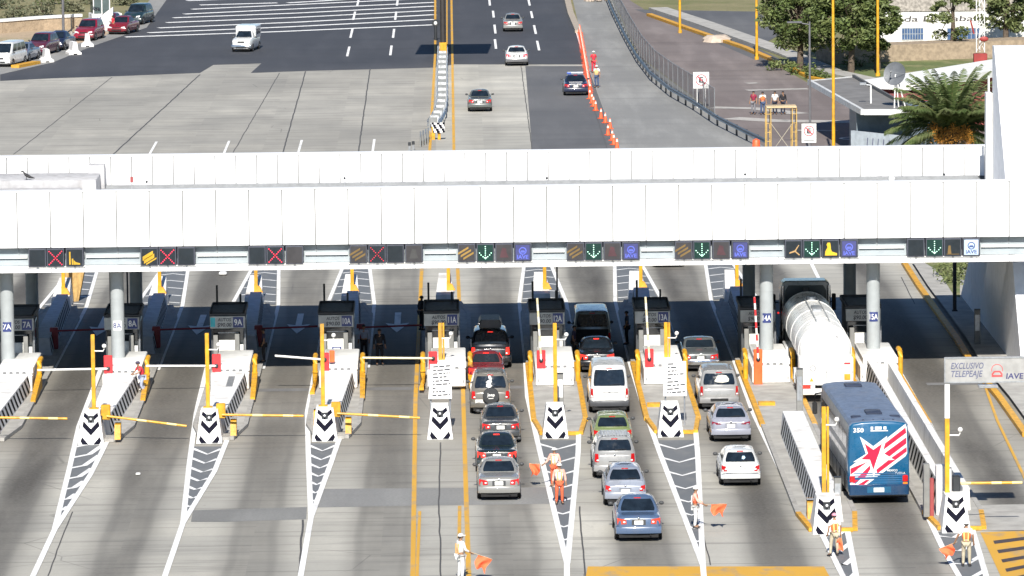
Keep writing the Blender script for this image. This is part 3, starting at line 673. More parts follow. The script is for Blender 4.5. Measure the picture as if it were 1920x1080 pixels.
t = barrier(15, -42.0, -1.1, -.55, -.15, -.6, -.1, 1.0, -1, 'long striped white barrier right of the blue bus', G1, 34)
a = MB(); a.loft([[(.35, -40, 0), (.7, -40, 0), (.66, -40, .9), (.4, -40, .9)], [(.35, -1.1, 0), (.7, -1.1, 0), (.66, -1.1, .9), (.4, -1.1, .9)]]); a.build('second_wall', WHITEC, t, 20)
for k in (7, 8, 9, 10, 13, 14):
    barrier(k, 11, 29, -.1 if k < 11 else -.7, .8 if k < 11 else .2, -.2 if k < 11 else -.4, .5, .85, 1 if k < 11 else -1, f'striped barrier in the shade behind booth {k}A', G2, 16, True, M('shaded_barrier', (.42, .46, .52), .7, dirt=.2))  # blue-grey copy of the white paint, canopy shade put into its colour

# chevron noses
def nose(k, y0, lab, grp, w0=.56, w1=.37, h=1.38):
    t = thing('chevron_nose', lab, 'crash block', (XK(k) - (.4 if k == 8 else .28), y0, .02), 0, grp)
    s = .5
    a = MB(); a.loft([[(-w0, 0, 0), (w0, 0, 0), (w0, 2.2, 0), (-w0, 2.2, 0)], [(-w1, s, h), (w1, s, h), (w1, 1.7, h), (-w1, 1.7, h)]]); a.build('nose_block', WHITE, t, 20)
    def P(u, v, d):
        wv = w0 + (w1 - w0) * v; return Vector((u * wv, s * v, h * v)) + Vector((0, -h, s)).normalized() * d
    a = MB()
    for c0, arm, th in ((.66, .2, .15), (.28, .28, .2)):
        for sg in (-1, 1): a.map2([(0, c0), (sg * .82, c0 + arm), (sg * .76, c0 + arm + th * .8), (0, c0 + th)], P, .002, .008)
    for sg in (-1, 1): a.map2([(sg * .18, .01), (sg * .66, .01), (sg * .84, .12), (sg * .74, .24)], P, .002, .008)
    a.build('chevrons', BLKP, t, 0)
    a = MB(); a.bbox(-.14, .14, s * .72 - .16, s * .72 + .1, h * .72, h * .88, .02); a.build('lamp_box', DARK, t)
    a = MB(); a.ball((0, s * .72 - .17, h * .8), (.055, .03, .055), 8, 5); a.build('lens', LAMPW, t)
    return t
NG = 'chevron noses facing the traffic'
for k, y, lab in ((8, -18.4, 'white nose block with black chevrons, leftmost of the row'), (9, -18.4, 'white chevron nose block at the end of the slotted barrier'), (10, -18.2, 'white chevron nose block in front of booth 10A'), (11, -18.0, 'white chevron nose block on the bare slab between yellow lines'),
                  (12, -18.2, 'white chevron nose block inside the yellow kerb of island 12A'), (13, -18.2, 'white chevron nose block under the tariff board of island 13A'), (14, -44.8, 'white chevron nose block left of the bus, behind a man in khaki trousers'), (15, -44.8, 'white chevron nose block right of the bus, behind a man with a red flag')):
    nose(k, y, lab, NG)
# yellow stub posts beside the noses
for k, sg, y in ((8, 1, -17.5), (9, 1, -16.8), (10, 1, -16.6), (8, -1, -14), (9, -1, -14), (10, -1, -14), (14, -1, -41.5), (15, -1, -38)):
    t = thing('yellow_stub', f'short yellow steel block on the {"right" if sg > 0 else "left"} side of the {k}A nose', 'bollard', (XK(k) + sg * .72, y, .15), 0, 'short yellow blocks at the noses')
    a = MB(); a.loft([[(-.13, -.3, 0), (.13, -.3, 0), (.13, .5, 0), (-.13, .5, 0)], [(-.13, -.1, .62), (.13, -.1, .62), (.13, .5, .72), (-.13, .5, .72)]]); a.build('stub_block', YEL, t, 20)
    a = MB(); a.box(-.14, .14, -.02, .3, .722, .742); a.build('cap', STEEL, t)

# yellow camera masts and the yellow booms on them
def mast(k, x, y, z0, h, lab, arm=1, two=False):
    t = thing('camera_mast', lab, 'mast', (x, y, z0), 0, 'yellow camera masts on the islands')
    a = MB(); a.bbox(-.085, .085, -.08, .08, 0, h, .015)
    if two: a.bbox(.11, .2, -.06, .06, 0, h, .015)
    a.build('post', YELP, t); a = MB(); a.bbox(-.2, .2, -.2, .2, 0, .03, .005); a.build('base_plate', YEL, t)
    c = MB(); c.tube([(.08, -.05, h - .72), (.45, -.1, h - .72), (.5, -.12, h - .62)], .03, 6); br = c.build('bracket', WHITE, t)
    c = MB(); c.ball((.5, -.12, h - .5), (.1, .1, .1)); c.build('dome_camera', WHITE, br)
for k, px, lab, z0, y, h, two in ((8, 175, 'yellow mast on the leftmost chevron nose', 1.4, -16.9, 3.25, 0), (9, 389, 'yellow mast on the nose of island 9A', 1.4, -16.9, 3.25, 0), (10, 605, 'yellow mast on the nose of island 10A', 1.4, -16.9, 3.6, 0),
                                 (11, 826, 'double yellow mast above the 11A plinth', .93, -.8, 2.05, 1), (12, 1041, 'tall thin yellow mast on island 12A', .15, -15.6, 4.6, 0), (13, 1249, 'double yellow mast right of booth 13A', .93, -.8, 1.95, 1), (14, 1545, 'double yellow mast left of the blue bus', 1.0, -41.8, 3.6, 1)):
    p = GY(px, 700 if k < 14 else 900, y); mast(k, p.x, y, z0, h, lab, two=two)
def yboom(k, y, tilt, L, lab):
    t = thing('exit_barrier', lab, 'barrier gate', (XK(k) + .1, y, .86), 0, 'yellow booms at the noses')
    a = MB(); a.bbox(-.1, .3, -.2, .1, .1, .75, .03); a.build('motor_box', YEL, t)
    d = Vector((_c(tilt), -.05, -_s(tilt))); p0 = Vector((.15, -.26, .28))
    banded(t, p0, p0 + d * L, .052, [YELP, M('pale_yellow', (.75, .62, .25), .5)], '00010010')
    a = MB(); a.bbox(-.24, -.04, -.3, .2, -.05, .3, .02); a.build('counterweight', DARK, t)
yboom(7, -17.2, .02, 3.3, 'yellow boom reaching in from the left edge of the photo'); yboom(8, -17.2, .13, 3.5, 'yellow boom sagging across lane 8A'); yboom(9, -17.2, .02, 3.55, 'level yellow boom across lane 9A'); yboom(10, -17.2, .06, 3.6, 'yellow boom across lane 10A beside the yellow line')

# white tariff boards
for k, px, lab, y in ((11, 826, 'white tariff board with rows of small print behind the 11A nose', -15.5), (13, 1266, 'white tariff board with rows of small print in front of the double mast 13A', -15.5)):
    p = GY(px, 770, y); t = thing('tariff_board', lab, 'tariff board', (p.x, y, .1), 0, 'white tariff boards')
    a = MB(); a.add([(-.52, 0, 1.35), (.5, 0, 1.35), (.5, .25, 2.85), (-.44, .25, 2.85), (-.52, .05, 1.35), (.5, .05, 1.35), (.5, .3, 2.85), (-.44, .3, 2.85)], [(0, 1, 2, 3), (7, 6, 5, 4), (0, 4, 5, 1), (1, 5, 6, 2), (2, 6, 7, 3), (3, 7, 4, 0)])
    bd = a.build('board', WHITE, t, 0)
    a = MB()
    for i in range(9):
        v = 1.48 + i * .155; x = -.36 + .04 * (v - 1.35)
        while x < .4:
            w_ = rnd.uniform(.06, .26); e = min(x + w_, .44); z = v + .02 * _s(x * 4); yy = (v - 1.35) / 6
            a.add([(x, yy - .006, z), (e, yy - .006, z + .01), (e, yy - .006, z + .075), (x, yy - .006, z + .065)], [(0, 1, 2, 3)]); x = e + rnd.uniform(.03, .06)
            if rnd.random() < .18: break
    a.build('print_rows', M('dark_print', (.07, .07, .08), .7), bd, 0)
    for q in (-.42, .42): a = MB(); a.cyl((q, .08, 0), (q, .3, 2.7), .035, 8); a.build('leg', STEEL, t)
# grey ticket pillars
for x, y, h, lab in ((G(1050, 772).x, -11.0, 1.75, 'grey and white pillar on island 12A beside the mast'), (XK(14) + .55, -14.5, 2.3, 'tall grey pillar on island 14A'), (XK(14) + .35, -41.5, 1.6, 'grey pillar beside the mast left of the bus'), (G(1835, 655).x, 11.0, 1.7, 'grey pillar on the shaded pavement by the pylon')):
    t = thing('grey_pillar', lab, 'pillar', (x, y, .15), 0, 'grey equipment pillars')
    a = MB(); a.bbox(-.14, .14, -.14, .14, 0, h, .02); a.build('pillar_body', M('post_grey', (.2, .2, .19), .6), t)
    a = MB(); a.box(-.12, .1, -.146, -.14, .4 * h, .86 * h); a.build('panel', WHITE if 'white' in lab else STEEL, t); a = MB(); a.box(-.145, .145, -.145, .145, h, h + .03); a.build('cap', DARK, t)

# far noses: white block, yellow mast with a lamp
for k in range(7, 15):
    x = XK(k)
    t = thing('far_nose', f'white block at the far end of island {k}A, lit beyond the canopy shade', 'crash block', (x + (.0 if k < 11 else -.1), 29.5, .1), 0, 'white blocks at the far ends of the islands')
    a = MB(); a.loft([[(-.5, 0, 0), (.5, 0, 0), (.4, 4.2, 0), (-.4, 4.2, 0)], [(-.46, .1, .55), (.46, .1, .55), (.3, 4, 1.25), (-.3, 4, 1.25)]]); a.build('nose_block', WHITEC, t, 20)
    t = thing('far_mast', f'yellow mast with an orange motor at the far end of island {k}A', 'mast', (x + .1, 30.6, .8), 0, 'yellow masts at the far ends of the islands')
    a = MB(); a.bbox(-.09, .09, -.08, .08, 0, 3.7, .015); a.build('post', YELP, t)
    a = MB(); a.loft([[(-.1, -.25, 0), (.35, -.25, 0), (.35, .1, 0), (-.1, .1, 0)], [(-.1, -.2, .42), (.2, -.2, .3), (.2, .1, .3), (-.1, .1, .42)]]); a.build('motor', M('orange_yellow', (.72, .30, .01), .5), t, 20)
for px, py, lab in ((208, 560, 'thin dark post behind the 8A column'), (1045, 540, 'thin dark pole on the far side of booth 12A'), (240, 560, 'thin black post beside the dark rear column of 8A')):
    p = G(px, py + 40); t = thing('dark_pole', lab, 'pole', (p.x, p.y, .1), 0, 'thin dark poles behind the booths')
    a = MB(); a.cyl((0, 0, 0), (0, 0, 4.6), .045, 8); a.build('pole', DARK, t); a = MB(); a.ball((0, 0, 4.6), .06); a.build('finial', DARK, t)

# sign of the telepay lane, its mast and boom
p = GY(1776, 950, -43.4)
t = thing('lane_sign_board', 'grey board reading EXCLUSIVO TELEPEAJE IAVE on a white and yellow post', 'sign', (p.x, -43.4, .15))
a = MB(); a.bbox(-.09, .09, -.09, .09, 0, 4.15, .015); a.build('post', YELP, t); a = MB(); a.bbox(-.1, .1, -.1, .1, 4.155, 5.6, .015); a.build('white_post', WHITE, t)
a = MB(); a.bbox(-.12, 3.1, -.14, .06, 5.55, 6.55, .03); bd = a.build('board', M('sign_grey', (.34, .338, .33), .45), t)
a = MB()
for q in ((-.12, 3.1, 5.55, 5.6), (-.12, 3.1, 6.5, 6.55), (-.12, -.07, 5.6, 6.5), (3.05, 3.1, 5.6, 6.5)): a.box(q[0], q[1], -.16, -.142, q[2], q[3])
a.build('frame', STEEL, bd)
a = MB(); text(a, 'EXCLUSIVO', (.78, -.146, 6.22), (1, 0, 0), (0, 0, 1), .34, 1.25, .012, .18); text(a, 'TELEPEAJE', (.74, -.146, 5.87), (1, 0, 0), (0, 0, 1), .34, 1.22, .012, .18); a.build('lettering', M('slate_blue', (.10, .11, .19), .5), bd)
a = MB(); text(a, 'IAVE', (2.62, -.146, 5.8), (1, 0, 0), (0, 0, 1), .3, .66, .02, .1); a.build('brand_lettering', M('navy', (.04, .04, .14), .5), bd)
a = MB(); fn = lambda u, v, d: (u, -.146, v); annulus(a, fn, 1.93, 6.05, .2, .225, 24, -.3, 3.44); a.map2([(1.72, 5.77), (2.14, 5.77), (2.14, 5.9), (2.05, 6.01), (1.81, 6.01), (1.72, 5.9)], lambda u, v, d: (u, -.143 - d, v), 0, .004); a.build('car_emblem', M('salmon_red', (.55, .08, .08), .5), bd)
a = MB(); a.map2([(1.77, 5.85), (2.09, 5.85), (2.02, 5.95), (1.84, 5.95)], lambda u, v, d: (u, -.148 - d, v), 0, .003); a.build('emblem_window', M('sign_grey', (.34, .338, .33), .45), bd)
a = MB(); a.bbox(1.2, 1.95, -.45, .1, 5.37, 5.47, .02); a.tube([(1.5, 0, 5.45), (1.5, 0, 5.55)], .03, 6); a.build('floodlight', STEEL, t)
c = MB(); c.tube([(.08, -.05, 3.5), (.45, -.1, 3.5), (.5, -.12, 3.6)], .03, 6); br = c.build('bracket', WHITE, t); c = MB(); c.ball((.5, -.12, 3.72), .1); c.build('dome_camera', WHITE, br)
t = thing('telepay_cabinet', 'white and grey gate cabinets standing left of the telepay lane post', 'cabinet', (p.x - .15, -41.4, .15))
a = MB(); a.bbox(-.1, .5, 0, .5, 0, 2.0, .03); a.build('white_cabinet', WHITE, t); a = MB(); a.bbox(-.62, -.38, -.3, .1, 0, 2.1, .02); a.build('grey_pillar', M('post_grey', (.2, .2, .19), .6), t); a = MB(); a.bbox(-.36, -.2, -.1, .2, 0, 1.5, .02); a.build('red_pillar', M('dull_red', (.3, .06, .06), .6), t)
t = thing('exit_barrier', 'orange and white boom across the telepay lane at the right edge', 'barrier gate', (p.x + .25, -43.0, .15), 0, 'yellow booms at the noses')
a = MB(); a.bbox(-.05, .3, -.2, .2, 0, .5, .03); a.bbox(-.02, .28, -.22, .2, 1.05, 1.85, .03); a.cyl((.12, 0, .5), (.12, 0, 1.1), .06, 8); a.build('signal_head', DARK, t)
banded(t, Vector((.3, -.1, 1.55)), Vector((2.7, -.1, 1.55)), .055, [YELP, M('pale_yellow', (.75, .62, .25), .5)], '100101')

# right-hand verge: slab, striped yellow paint, kerbs, pavement
sheet('pale_slab', [(1817, 948), (1925, 946), (1925, 995), (1836, 995)], .018, CONC)
yb = MB(); flat(yb, [G(1838, 999), G(1925, 996), G(1925, 1085), G(1878, 1085)], .019); struct('yellow_paint_field', yb, MARKY)
sb = MB()
for i in range(6):
    y = 1015 + i * 17.5; x = 1862 + i * 7.5
    flat(sb, [G(x, y), G(1925, y - 8), G(1925, y - 2), G(x + 3, y + 6)], .025)
struct('dark_paint_bars', sb, M('dark_bar_paint', (.05, .04, .045), .7))
kc = MB(); P = [G(*q) for q in ((1700, 496), (1728, 540), (1800, 640), (1830, 690), (1880, 750), (1930, 820))]
def wall_line(mb, P, w_, z0, z1):
    for a_, b_ in zip(P[:-1], P[1:]):
        d = (b_ - a_); n_ = Vector((d.y, -d.x)).normalized() * w_
        mb.prism([(a_.x, a_.y), (b_.x, b_.y), (b_.x + n_.x, b_.y + n_.y), (a_.x + n_.x, a_.y + n_.y)], z0, z1)
P = [Vector((p_.x, p_.y)) for p_ in P]
wall_line(kc, P[::-1], -.3, .02, .2); struct('yellow_kerb', kc, YEL)
pv = MB(); flat(pv, [(p_.x + .3, p_.y) for p_ in P] + [(45, P[-1].y), (45, P[0].y)], .19); struct('pavement', pv, CONC)
for i, (px, py, h) in enumerate(((1790, 590, 3.6),)):
    q = G(px, py); t = thing('dark_post', 'slim black post on the pavement beside the hedge', 'post', (q.x, q.y, .19)); a = MB(); a.bbox(-.09, .09, -.09, .09, 0, h, .01); a.build('shaft', DARK, t); a = MB(); a.bbox(-.14, .14, -.14, .14, 0, .06, .01); a.build('foot', DARK, t)
# ------------------------------------------------------------------ vehicles
def lerp(a, b, t): return a + (b - a) * t
def pl(pts, y):
    if y <= pts[0][0]: return pts[0][1]
    for (a, u), (b, v) in zip(pts[:-1], pts[1:]):
        if y <= b: return lerp(u, v, (y - a) / (b - a))
    return pts[-1][1]
_wm = {}
def wheel(parent, x, y, r=.31, w_=.2):
    sg = 1 if x > 0 else -1; key = (r, w_, sg)
    if key not in _wm:
        a = MB(); rings = []
        for q, rr in ((-w_ / 2, r * .62), (-w_ / 2, r * .93), (-w_ / 2 + .03, r), (w_ / 2 - .03, r), (w_ / 2, r * .93), (w_ / 2, r * .62)):
            rings.append([Vector((q, rr * _c(2 * math.pi * i / 20), rr * _s(2 * math.pi * i / 20))) for i in range(20)])
        a.loft(rings); t = a.build('tyre', TYRE)
        b = MB(); X = sg * w_ / 2
        b.loft([[Vector((X + sg * e, rr * _c(2 * math.pi * i / 20), rr * _s(2 * math.pi * i / 20))) for i in range(20)] for e, rr in ((-.02, r * .66), (.006, r * .63), (.0, r * .56), (-.012, r * .2), (.008, r * .14), (.008, .001))])
        rm = b.build('rim', RIM); rm.parent = t
        _wm[key] = (t, rm)
    t0, r0 = _wm[key]
    if t0.parent is None: t = t0; rm = r0
    else:
        t = t0.copy(); COL.objects.link(t); rm = r0.copy(); COL.objects.link(rm); rm.parent = t
    t.name = 'wheel'; t.parent = parent; t.location = (x, y, r)
RC = [(0, 0), (.8, 0), (.85, .02), (.905, .07), (.95, .16), (1, .5)]
STY = {  # rear window base, roof rear, roof front, windscreen base (y from the rear, z), bonnet front z, tumblehome, tail lamp
    'sedan': dict(L=4.5, W=1.74, H=1.45, rb=(.98, .99), rr=(1.62, 1.0), rf=(2.75, .985), wb=(3.55, 1.0), hz=.74, tz=.93, tum=.64, lamp='wide'),
    'hatch': dict(L=3.9, W=1.66, H=1.43, rb=(.16, .93), rr=(.62, .975), rf=(2.15, .99), wb=(2.95, .97), hz=.72, tz=.9, tum=.67, lamp='corner'),
    'coupe': dict(L=4.3, W=1.77, H=1.46, rb=(.20, 1.0), rr=(.85, .97), rf=(2.4, .99), wb=(3.3, .98), hz=.72, tz=.93, tum=.63, lamp='slant'),
    'suv': dict(L=4.5, W=1.8, H=1.75, rb=(.10, 1.1), rr=(.40, .985), rf=(2.5, .99), wb=(3.2, 1.12), hz=.88, tz=1.05, tum=.74, lamp='tall'),
    'mini': dict(L=5.0, W=1.95, H=1.78, rb=(.10, 1.05), rr=(.50, .98), rf=(3.1, .97), wb=(4.15, 1.02), hz=.8, tz=1.0, tum=.75, lamp='tall'),
    'van': dict(L=4.9, W=1.76, H=2.05, rb=(.04, 1.12), rr=(.28, .975), rf=(3.75, .98), wb=(4.55, 1.1), hz=.85, tz=1.05, tum=.81, lamp='vert'),
    'pickup': dict(L=5.1, W=1.78, H=1.72, rb=(.12, 1.06), rr=(.42, .97), rf=(3.2, .985), wb=(3.95, 1.08), hz=.88, tz=1.02, tum=.77, lamp='vert')}
def car(label, cat, pix, style, pm, rz=0., anchor='rear', name=None, bumper=None, brake=False, plate=True, rack=False, lampm=None, scale=1., win=(.86, .12, .86), **kw):
    d = dict(STY[style]); d.update(kw); L, W, H = d['L'], d['W'], d['H']; h = W / 2
    l0 = STY[style]['L']; f = L / l0
    rb = (d['rb'][0] * f, d['rb'][1]); wb = (d['wb'][0] * f, d['wb'][1]); rr = (d['rr'][0] * f, d['rr'][1] * H); rf = (d['rf'][0] * f, d['rf'][1] * H)
    p = G(*pix); fw = Vector((-_s(rz), _c(rz), 0))
    p = p + fw * ((L / 2) if anchor == 'rear' else (-L / 2) if anchor == 'front' else 0)
    t = thing(name or 'car', label, cat, (p.x, p.y, .02), rz)
    Y = lambda y: y - L / 2
    tz, hz = d['tz'], d['hz']
    deck = [(0, tz - .10), (.05, tz - .03), (.14, tz), (max(rb[0], .2), rb[1]), (wb[0], wb[1]), (lerp(wb[0], L, .55), lerp(wb[1], hz, .35)), (L - .25, hz), (L - .06, hz - .08), (L, hz - .2)]
    wid = [(0, .80), (.02, .85), (.07, .905), (.16, .95), (.35, .985), (.7, 1), (L - .8, 1), (L - .4, .96), (L - .18, .90), (L - .06, .82), (L, .74)]
    bot = [(0, .34), (.1, .27), (.4, .22), (L - .4, .2), (L, .28)]
    ys = sorted(set([0, .02, .07, .16, .35, .7, 1.0, 1.3, 1.8, 2.2, 2.6, 3.0, L - 1.1, L - .8, L - .4, L - .18, L - .06, L, max(rb[0], .2), wb[0]]))
    ys = [y for i, y in enumerate(ys) if y <= L and (i == 0 or y - ys[i - 1] > .012)]
    rings = []
    for y in ys:
        w_ = h * pl(wid, y); z1 = pl(deck, y); z0 = pl(bot, y); hh = z1 - z0
        half = [(.0, z0), (.86, z0), (.955, z0 + .04), (.985, z0 + .2 * hh), (1.0, z0 + .42 * hh), (1.0, z0 + .62 * hh), (.978, z0 + .82 * hh), (.945, z1 - .05), (.90, z1 - .012), (.80, z1 + .006), (.45, z1 + .026), (0, z1 + .032)]
        rings.append([Vector((w_ * a, Y(y), z)) for a, z in half] + [Vector((-w_ * a, Y(y), z)) for a, z in half[-2:0:-1]])
    a = MB(); a.loft(rings); body = a.build('body', pm, t, 50)
    # greenhouse
    wbelt, wroof = h * (.885 if style in ('sedan', 'hatch', 'coupe') else .93), h * d['tum']
    def prof(v):
        return (lerp(rb[0], rr[0], v) , lerp(wb[0], rf[0], v), lerp(wbelt, wroof, v ** 1.35))
    def zz(v, front): return lerp(wb[1] if front else rb[1], rf[1] if front else rr[1], v)
    bow = .10
    def gring(v, inset=0., dz=0., s_=1.):
        y0, y1, w_ = prof(v); w_ = (w_ - inset) * s_; y0 += inset; y1 -= inset; ym = (y0 + y1) / 2; y0 = ym + (y0 - ym) * s_; y1 = ym + (y1 - ym) * s_
        us = (-1, -.93, -.6, 0, .6, .93, 1); cor = lambda u: (.16 if abs(u) == 1 else .045 if abs(u) > .9 else 0) + bow * u * u
        wx = lambda u: w_ * u * (1 if abs(u) < 1 else 1)
        return [Vector((wx(u), Y(y0 + cor(u)), zz(v, 0) + dz)) for u in us] + [Vector((wx(u), Y(y1 - cor(u) * 1.3), zz(v, 1) + dz)) for u in us[::-1]]
    a = MB(); g0 = [q - Vector((0, 0, .05)) for q in gring(0)]
    a.loft([g0, gring(.0), gring(.33), gring(.62), gring(.84), gring(.93, .012, .0), gring(.98, .05, .004), gring(1, .11, .014), gring(1, .13, .034, .78), gring(1, .13, .045, .35)]); cab = a.build('cabin', pm if 'roofm' not in kw else kw['roofm'], t, 50)
    wu, v0, v1 = win
    def rearw(u, v):
        vv = lerp(v0, v1, v); y0, y1, w_ = prof(vv); e = 1 - .05 * abs(2 * v - 1) ** 5; uu = (2 * u - 1) * wu * e
        return Vector((w_ * uu, Y(y0 + bow * uu * uu) - .014, zz(vv, 0) + .006))
    a = MB(); a.grid(rearw, 10, 6); a.build('rear_window', GLASS, t, 60)
    def frontw(u, v):
        vv = lerp(.06, .9, v); y0, y1, w_ = prof(vv); uu = (1 - 2 * u) * .88
        return Vector((w_ * uu, Y(y1 - bow * 1.3 * uu * uu) + .014, zz(vv, 1) + .008))
    a = MB(); a.grid(frontw, 10, 6); a.build('windscreen', GLASS, t, 60)
    for sg in (-1, 1):
        a = MB()
        for f0, f1 in (((.04, .34), (.37, .64), (.67, .95)) if L > 4.2 else ((.05, .45), (.49, .94))):
            def sidew(u, v):
                vv = lerp(.12, .84, v); y0, y1, w_ = prof(vv); y0 += .2; y1 -= .25; fu = lerp(f0, f1, u)
                return Vector((sg * (w_ + .008), Y(lerp(y0, y1, fu)), lerp(zz(vv, 0), zz(vv, 1), fu)))
            a.grid(sidew if sg > 0 else (lambda u, v: sidew(1 - u, v)), 4, 3)
        a.build('side_window', GLASS, t, 60)
        # tail lamps
        z = tz; q = {'wide': [(.52, z - .27), (.91, z - .29), (.925, z - .05), (.54, z - .09)], 'corner': [(.66, z - .26), (.93, z - .28), (.93, z - .04), (.74, z - .06)],
                     'slant': [(.48, z - .15), (.93, z - .17), (.93, z - .04), (.56, z - .09)], 'tall': [(.74, z - .34), (.93, z - .34), (.91, z + .0), (.76, z + .0)], 'vert': [(.80, z - .36), (.94, z - .36), (.92, z + .06), (.81, z + .06)]}[d['lamp']]
        a = MB(); q = [q[0], ((q[0][0] + q[1][0]) / 2, (q[0][1] + q[1][1]) / 2), (.87, q[1][1]), q[1], q[2], (.87, q[2][1]), ((q[2][0] + q[3][0]) / 2, (q[2][1] + q[3][1]) / 2), q[3]] if q[0][0] < .8 else q
        a.map2([(sg * u * h, v) for u, v in q], lambda u, v, e: (u, Y(e + pl(RC, abs(u) / h)), v), -.014, .14)
        tl = a.build('tail_lamp', lampm or (BRAKE if brake else TAIL), t, 30)
        a = MB(); u0 = (q[0][0] + q[1][0]) / 2 * h; a.ball((sg * u0, Y(pl(RC, u0 / h) - .016), q[0][1] + .075), (.05, .012, .035), 8, 5); a.build('reversing_lens', LAMPW, tl)
        # head lamps
        a = MB(); a.map2([(sg * .46 * h, hz - .22), (sg * .84 * h, hz - .18), (sg * .84 * h, hz - .02), (sg * .5 * h, hz - .08)], lambda u, v, e: (u, Y(L - e - .22 * max(0, abs(u) / h - .5)), v), -.012, .16); a.build('headlight', LAMPW, t, 30)
        a = MB(); a.ball((sg * (h + .09), Y(wb[0] - .42), wb[1] + .02), (.10, .06, .075), 8, 6); a.cyl((sg * h * .93, Y(wb[0] - .42), wb[1] - .03), (sg * (h + .06), Y(wb[0] - .42), wb[1]), .025, 6); a.build('wing_mirror', kw.get('mirror', PLAST), t)
        for y in (.85 * f, L - .85):
            a = MB(); r = .385 if style in ('suv', 'pickup') else .35
            a.cyl((sg * (h * .975), Y(y), r * .9), (sg * (h + .004), Y(y), r * .9), r, 18); a.build('wheel_arch', BLACK, t)
            wheel(t, sg * (h - .085), Y(y), .36 if style in ('suv', 'pickup') else .32, .2)
    # bumpers
    bm = bumper or pm
    for e, sgn in ((0, 1), (L, -1)):
        a = MB(); rg = []
        for u in (-1, -.97, -.85, -.5, 0, .5, .85, .97, 1):
            yy = -.07 + .10 * abs(u) ** 3 + (.10 if abs(u) > .99 else 0)
            rg.append([Vector((u * h * .985, Y(e + sgn * (yy + dy)), z_)) for dy, z_ in ((.10, .30), (.015, .33), (0, .42), (.005, .53), (.03, .58), (.12, .59))])
        a.loft(rg if sgn > 0 else rg[::-1]); a.build('bumper', bm, t, 40)
    a = MB(); a.box(-h * .84, h * .84, Y(.06), Y(L - .1), .16, .3); a.cyl((h * .5, Y(-.03), .26), (h * .5, Y(.2), .26), .03, 8); a.build('underbody', BLACK, t)  # underbody box, coloured black to stand in for the shadow under the car
    a = MB(); a.box(-.34 * h * 2 * .5, .17 * h * 2, Y(L - .01), Y(L + .015), hz - .22, hz - .1); a.box(-.5 * h, .5 * h, Y(L + .04), Y(L + .075), .36, .46); a.build('grille', BLACK, t)
    if plate:
        zp = tz - .22 if d['lamp'] in ('wide', 'slant') else .62 if style != 'van' else .68
        a = MB(); a.box(-.27, .27, Y(-.004), Y(.05), zp - .10, zp + .10); rc_ = a.build('plate_recess', PLAST if style == 'sedan' else pm, t)
        a = MB(); a.bbox(-.17, .17, Y(-.02), Y(.0), zp - .08, zp + .08, .006); a.build('number_plate', PLATE, t)
        a = MB(); a.box(-.24, .24, Y(-.018), Y(.02), zp + .105, zp + .125); a.ball((0, Y(-.01), tz - .06), (.045, .012, .04), 8, 5); a.build('badge_strip', CHROME, t)
    a = MB(); y0, y1, w_ = prof(.93); a.bbox(-.13, .13, Y(y0) - .02, Y(y0) + .03, zz(.93, 0) - .015, zz(.93, 0) + .025, .006); a.build('high_brake_lamp', BRAKE if brake else TAIL, t)
    if style in ('hatch', 'suv', 'van', 'mini', 'coupe'):
        a = MB(); A = rearw(.5, .02); B_ = rearw(.86, .1); a.tube([A + Vector((0, -.02, 0)), (A + B_) / 2 + Vector((0, -.03, .03)), B_ + Vector((0, -.02, 0))], .012, 5); a.build('rear_wiper', BLACK, t)
    # cabin seen through glass: seat backs are modelled as the dark glass itself; parcel shelf line
    if rack:
        a = MB(); y0, y1, w_ = prof(1); zr = max(rr[1], rf[1]) + .07
        for sg in (-1, 1): a.tube([(sg * w_ * .82, Y(y0 + .15), zr - .07), (sg * w_ * .82, Y(y0 + .3), zr), (sg * w_ * .82, Y(y1 - .3), zr), (sg * w_ * .82, Y(y1 - .15), zr - .07)], .022, 6)
        for i in range(4 if rack != 'slats' else 6): y = lerp(y0 + .3, y1 - .4, i / (3 if rack != 'slats' else 5)); a.box(-w_ * .82, w_ * .82, Y(y) - .02, Y(y) + .02, zr - .01, zr + .015)
        if rack == 'slats':
            for i in range(-4, 5): a.box(i * .12 - .025, i * .12 + .025, Y(y0 + .3), Y(y1 - .4), zr - .012, zr + .008)
        a.build('roof_rack', STEEL if rack == 'slats' else PLAST, t)
    return t, Y, dict(h=h, prof=prof, zz=zz, rearw=rearw, tz=tz)
C = lambda r, g, b: lin((r / 255, g / 255, b / 255))
P_BLACK = paint('black', (.010, .012, .016)); P_RED = paint('dark_red', (.17, .012, .02)); P_BEIGE = paint('beige_grey', (.155, .143, .12)); P_DGREY = paint('dark_grey', (.045, .048, .05)); P_DGREEN = paint('black_green', (.012, .02, .02))
P_SILVER = paint('warm_silver', (.21, .21, .20)); P_BLUEG = paint('steel_blue', (.07, .11, .19)); P_SILB = paint('bluish_silver', (.23, .255, .31)); P_GREEN = paint('pale_green', (.16, .20, .075)); P_WHITE = paint('car_white', (.60, .61, .60))
P_GREYM = paint('mid_grey', (.09, .10, .105)); P_MAROON = paint('maroon', (.09, .012, .028)); P_NAVY = paint('navy', (.012, .018, .045)); P_BRED = paint('bright_red', (.22, .006, .022)); P_TEAL = paint('dark_teal', (.012, .03, .035)); P_SLATE = paint('slate', (.10, .13, .19))

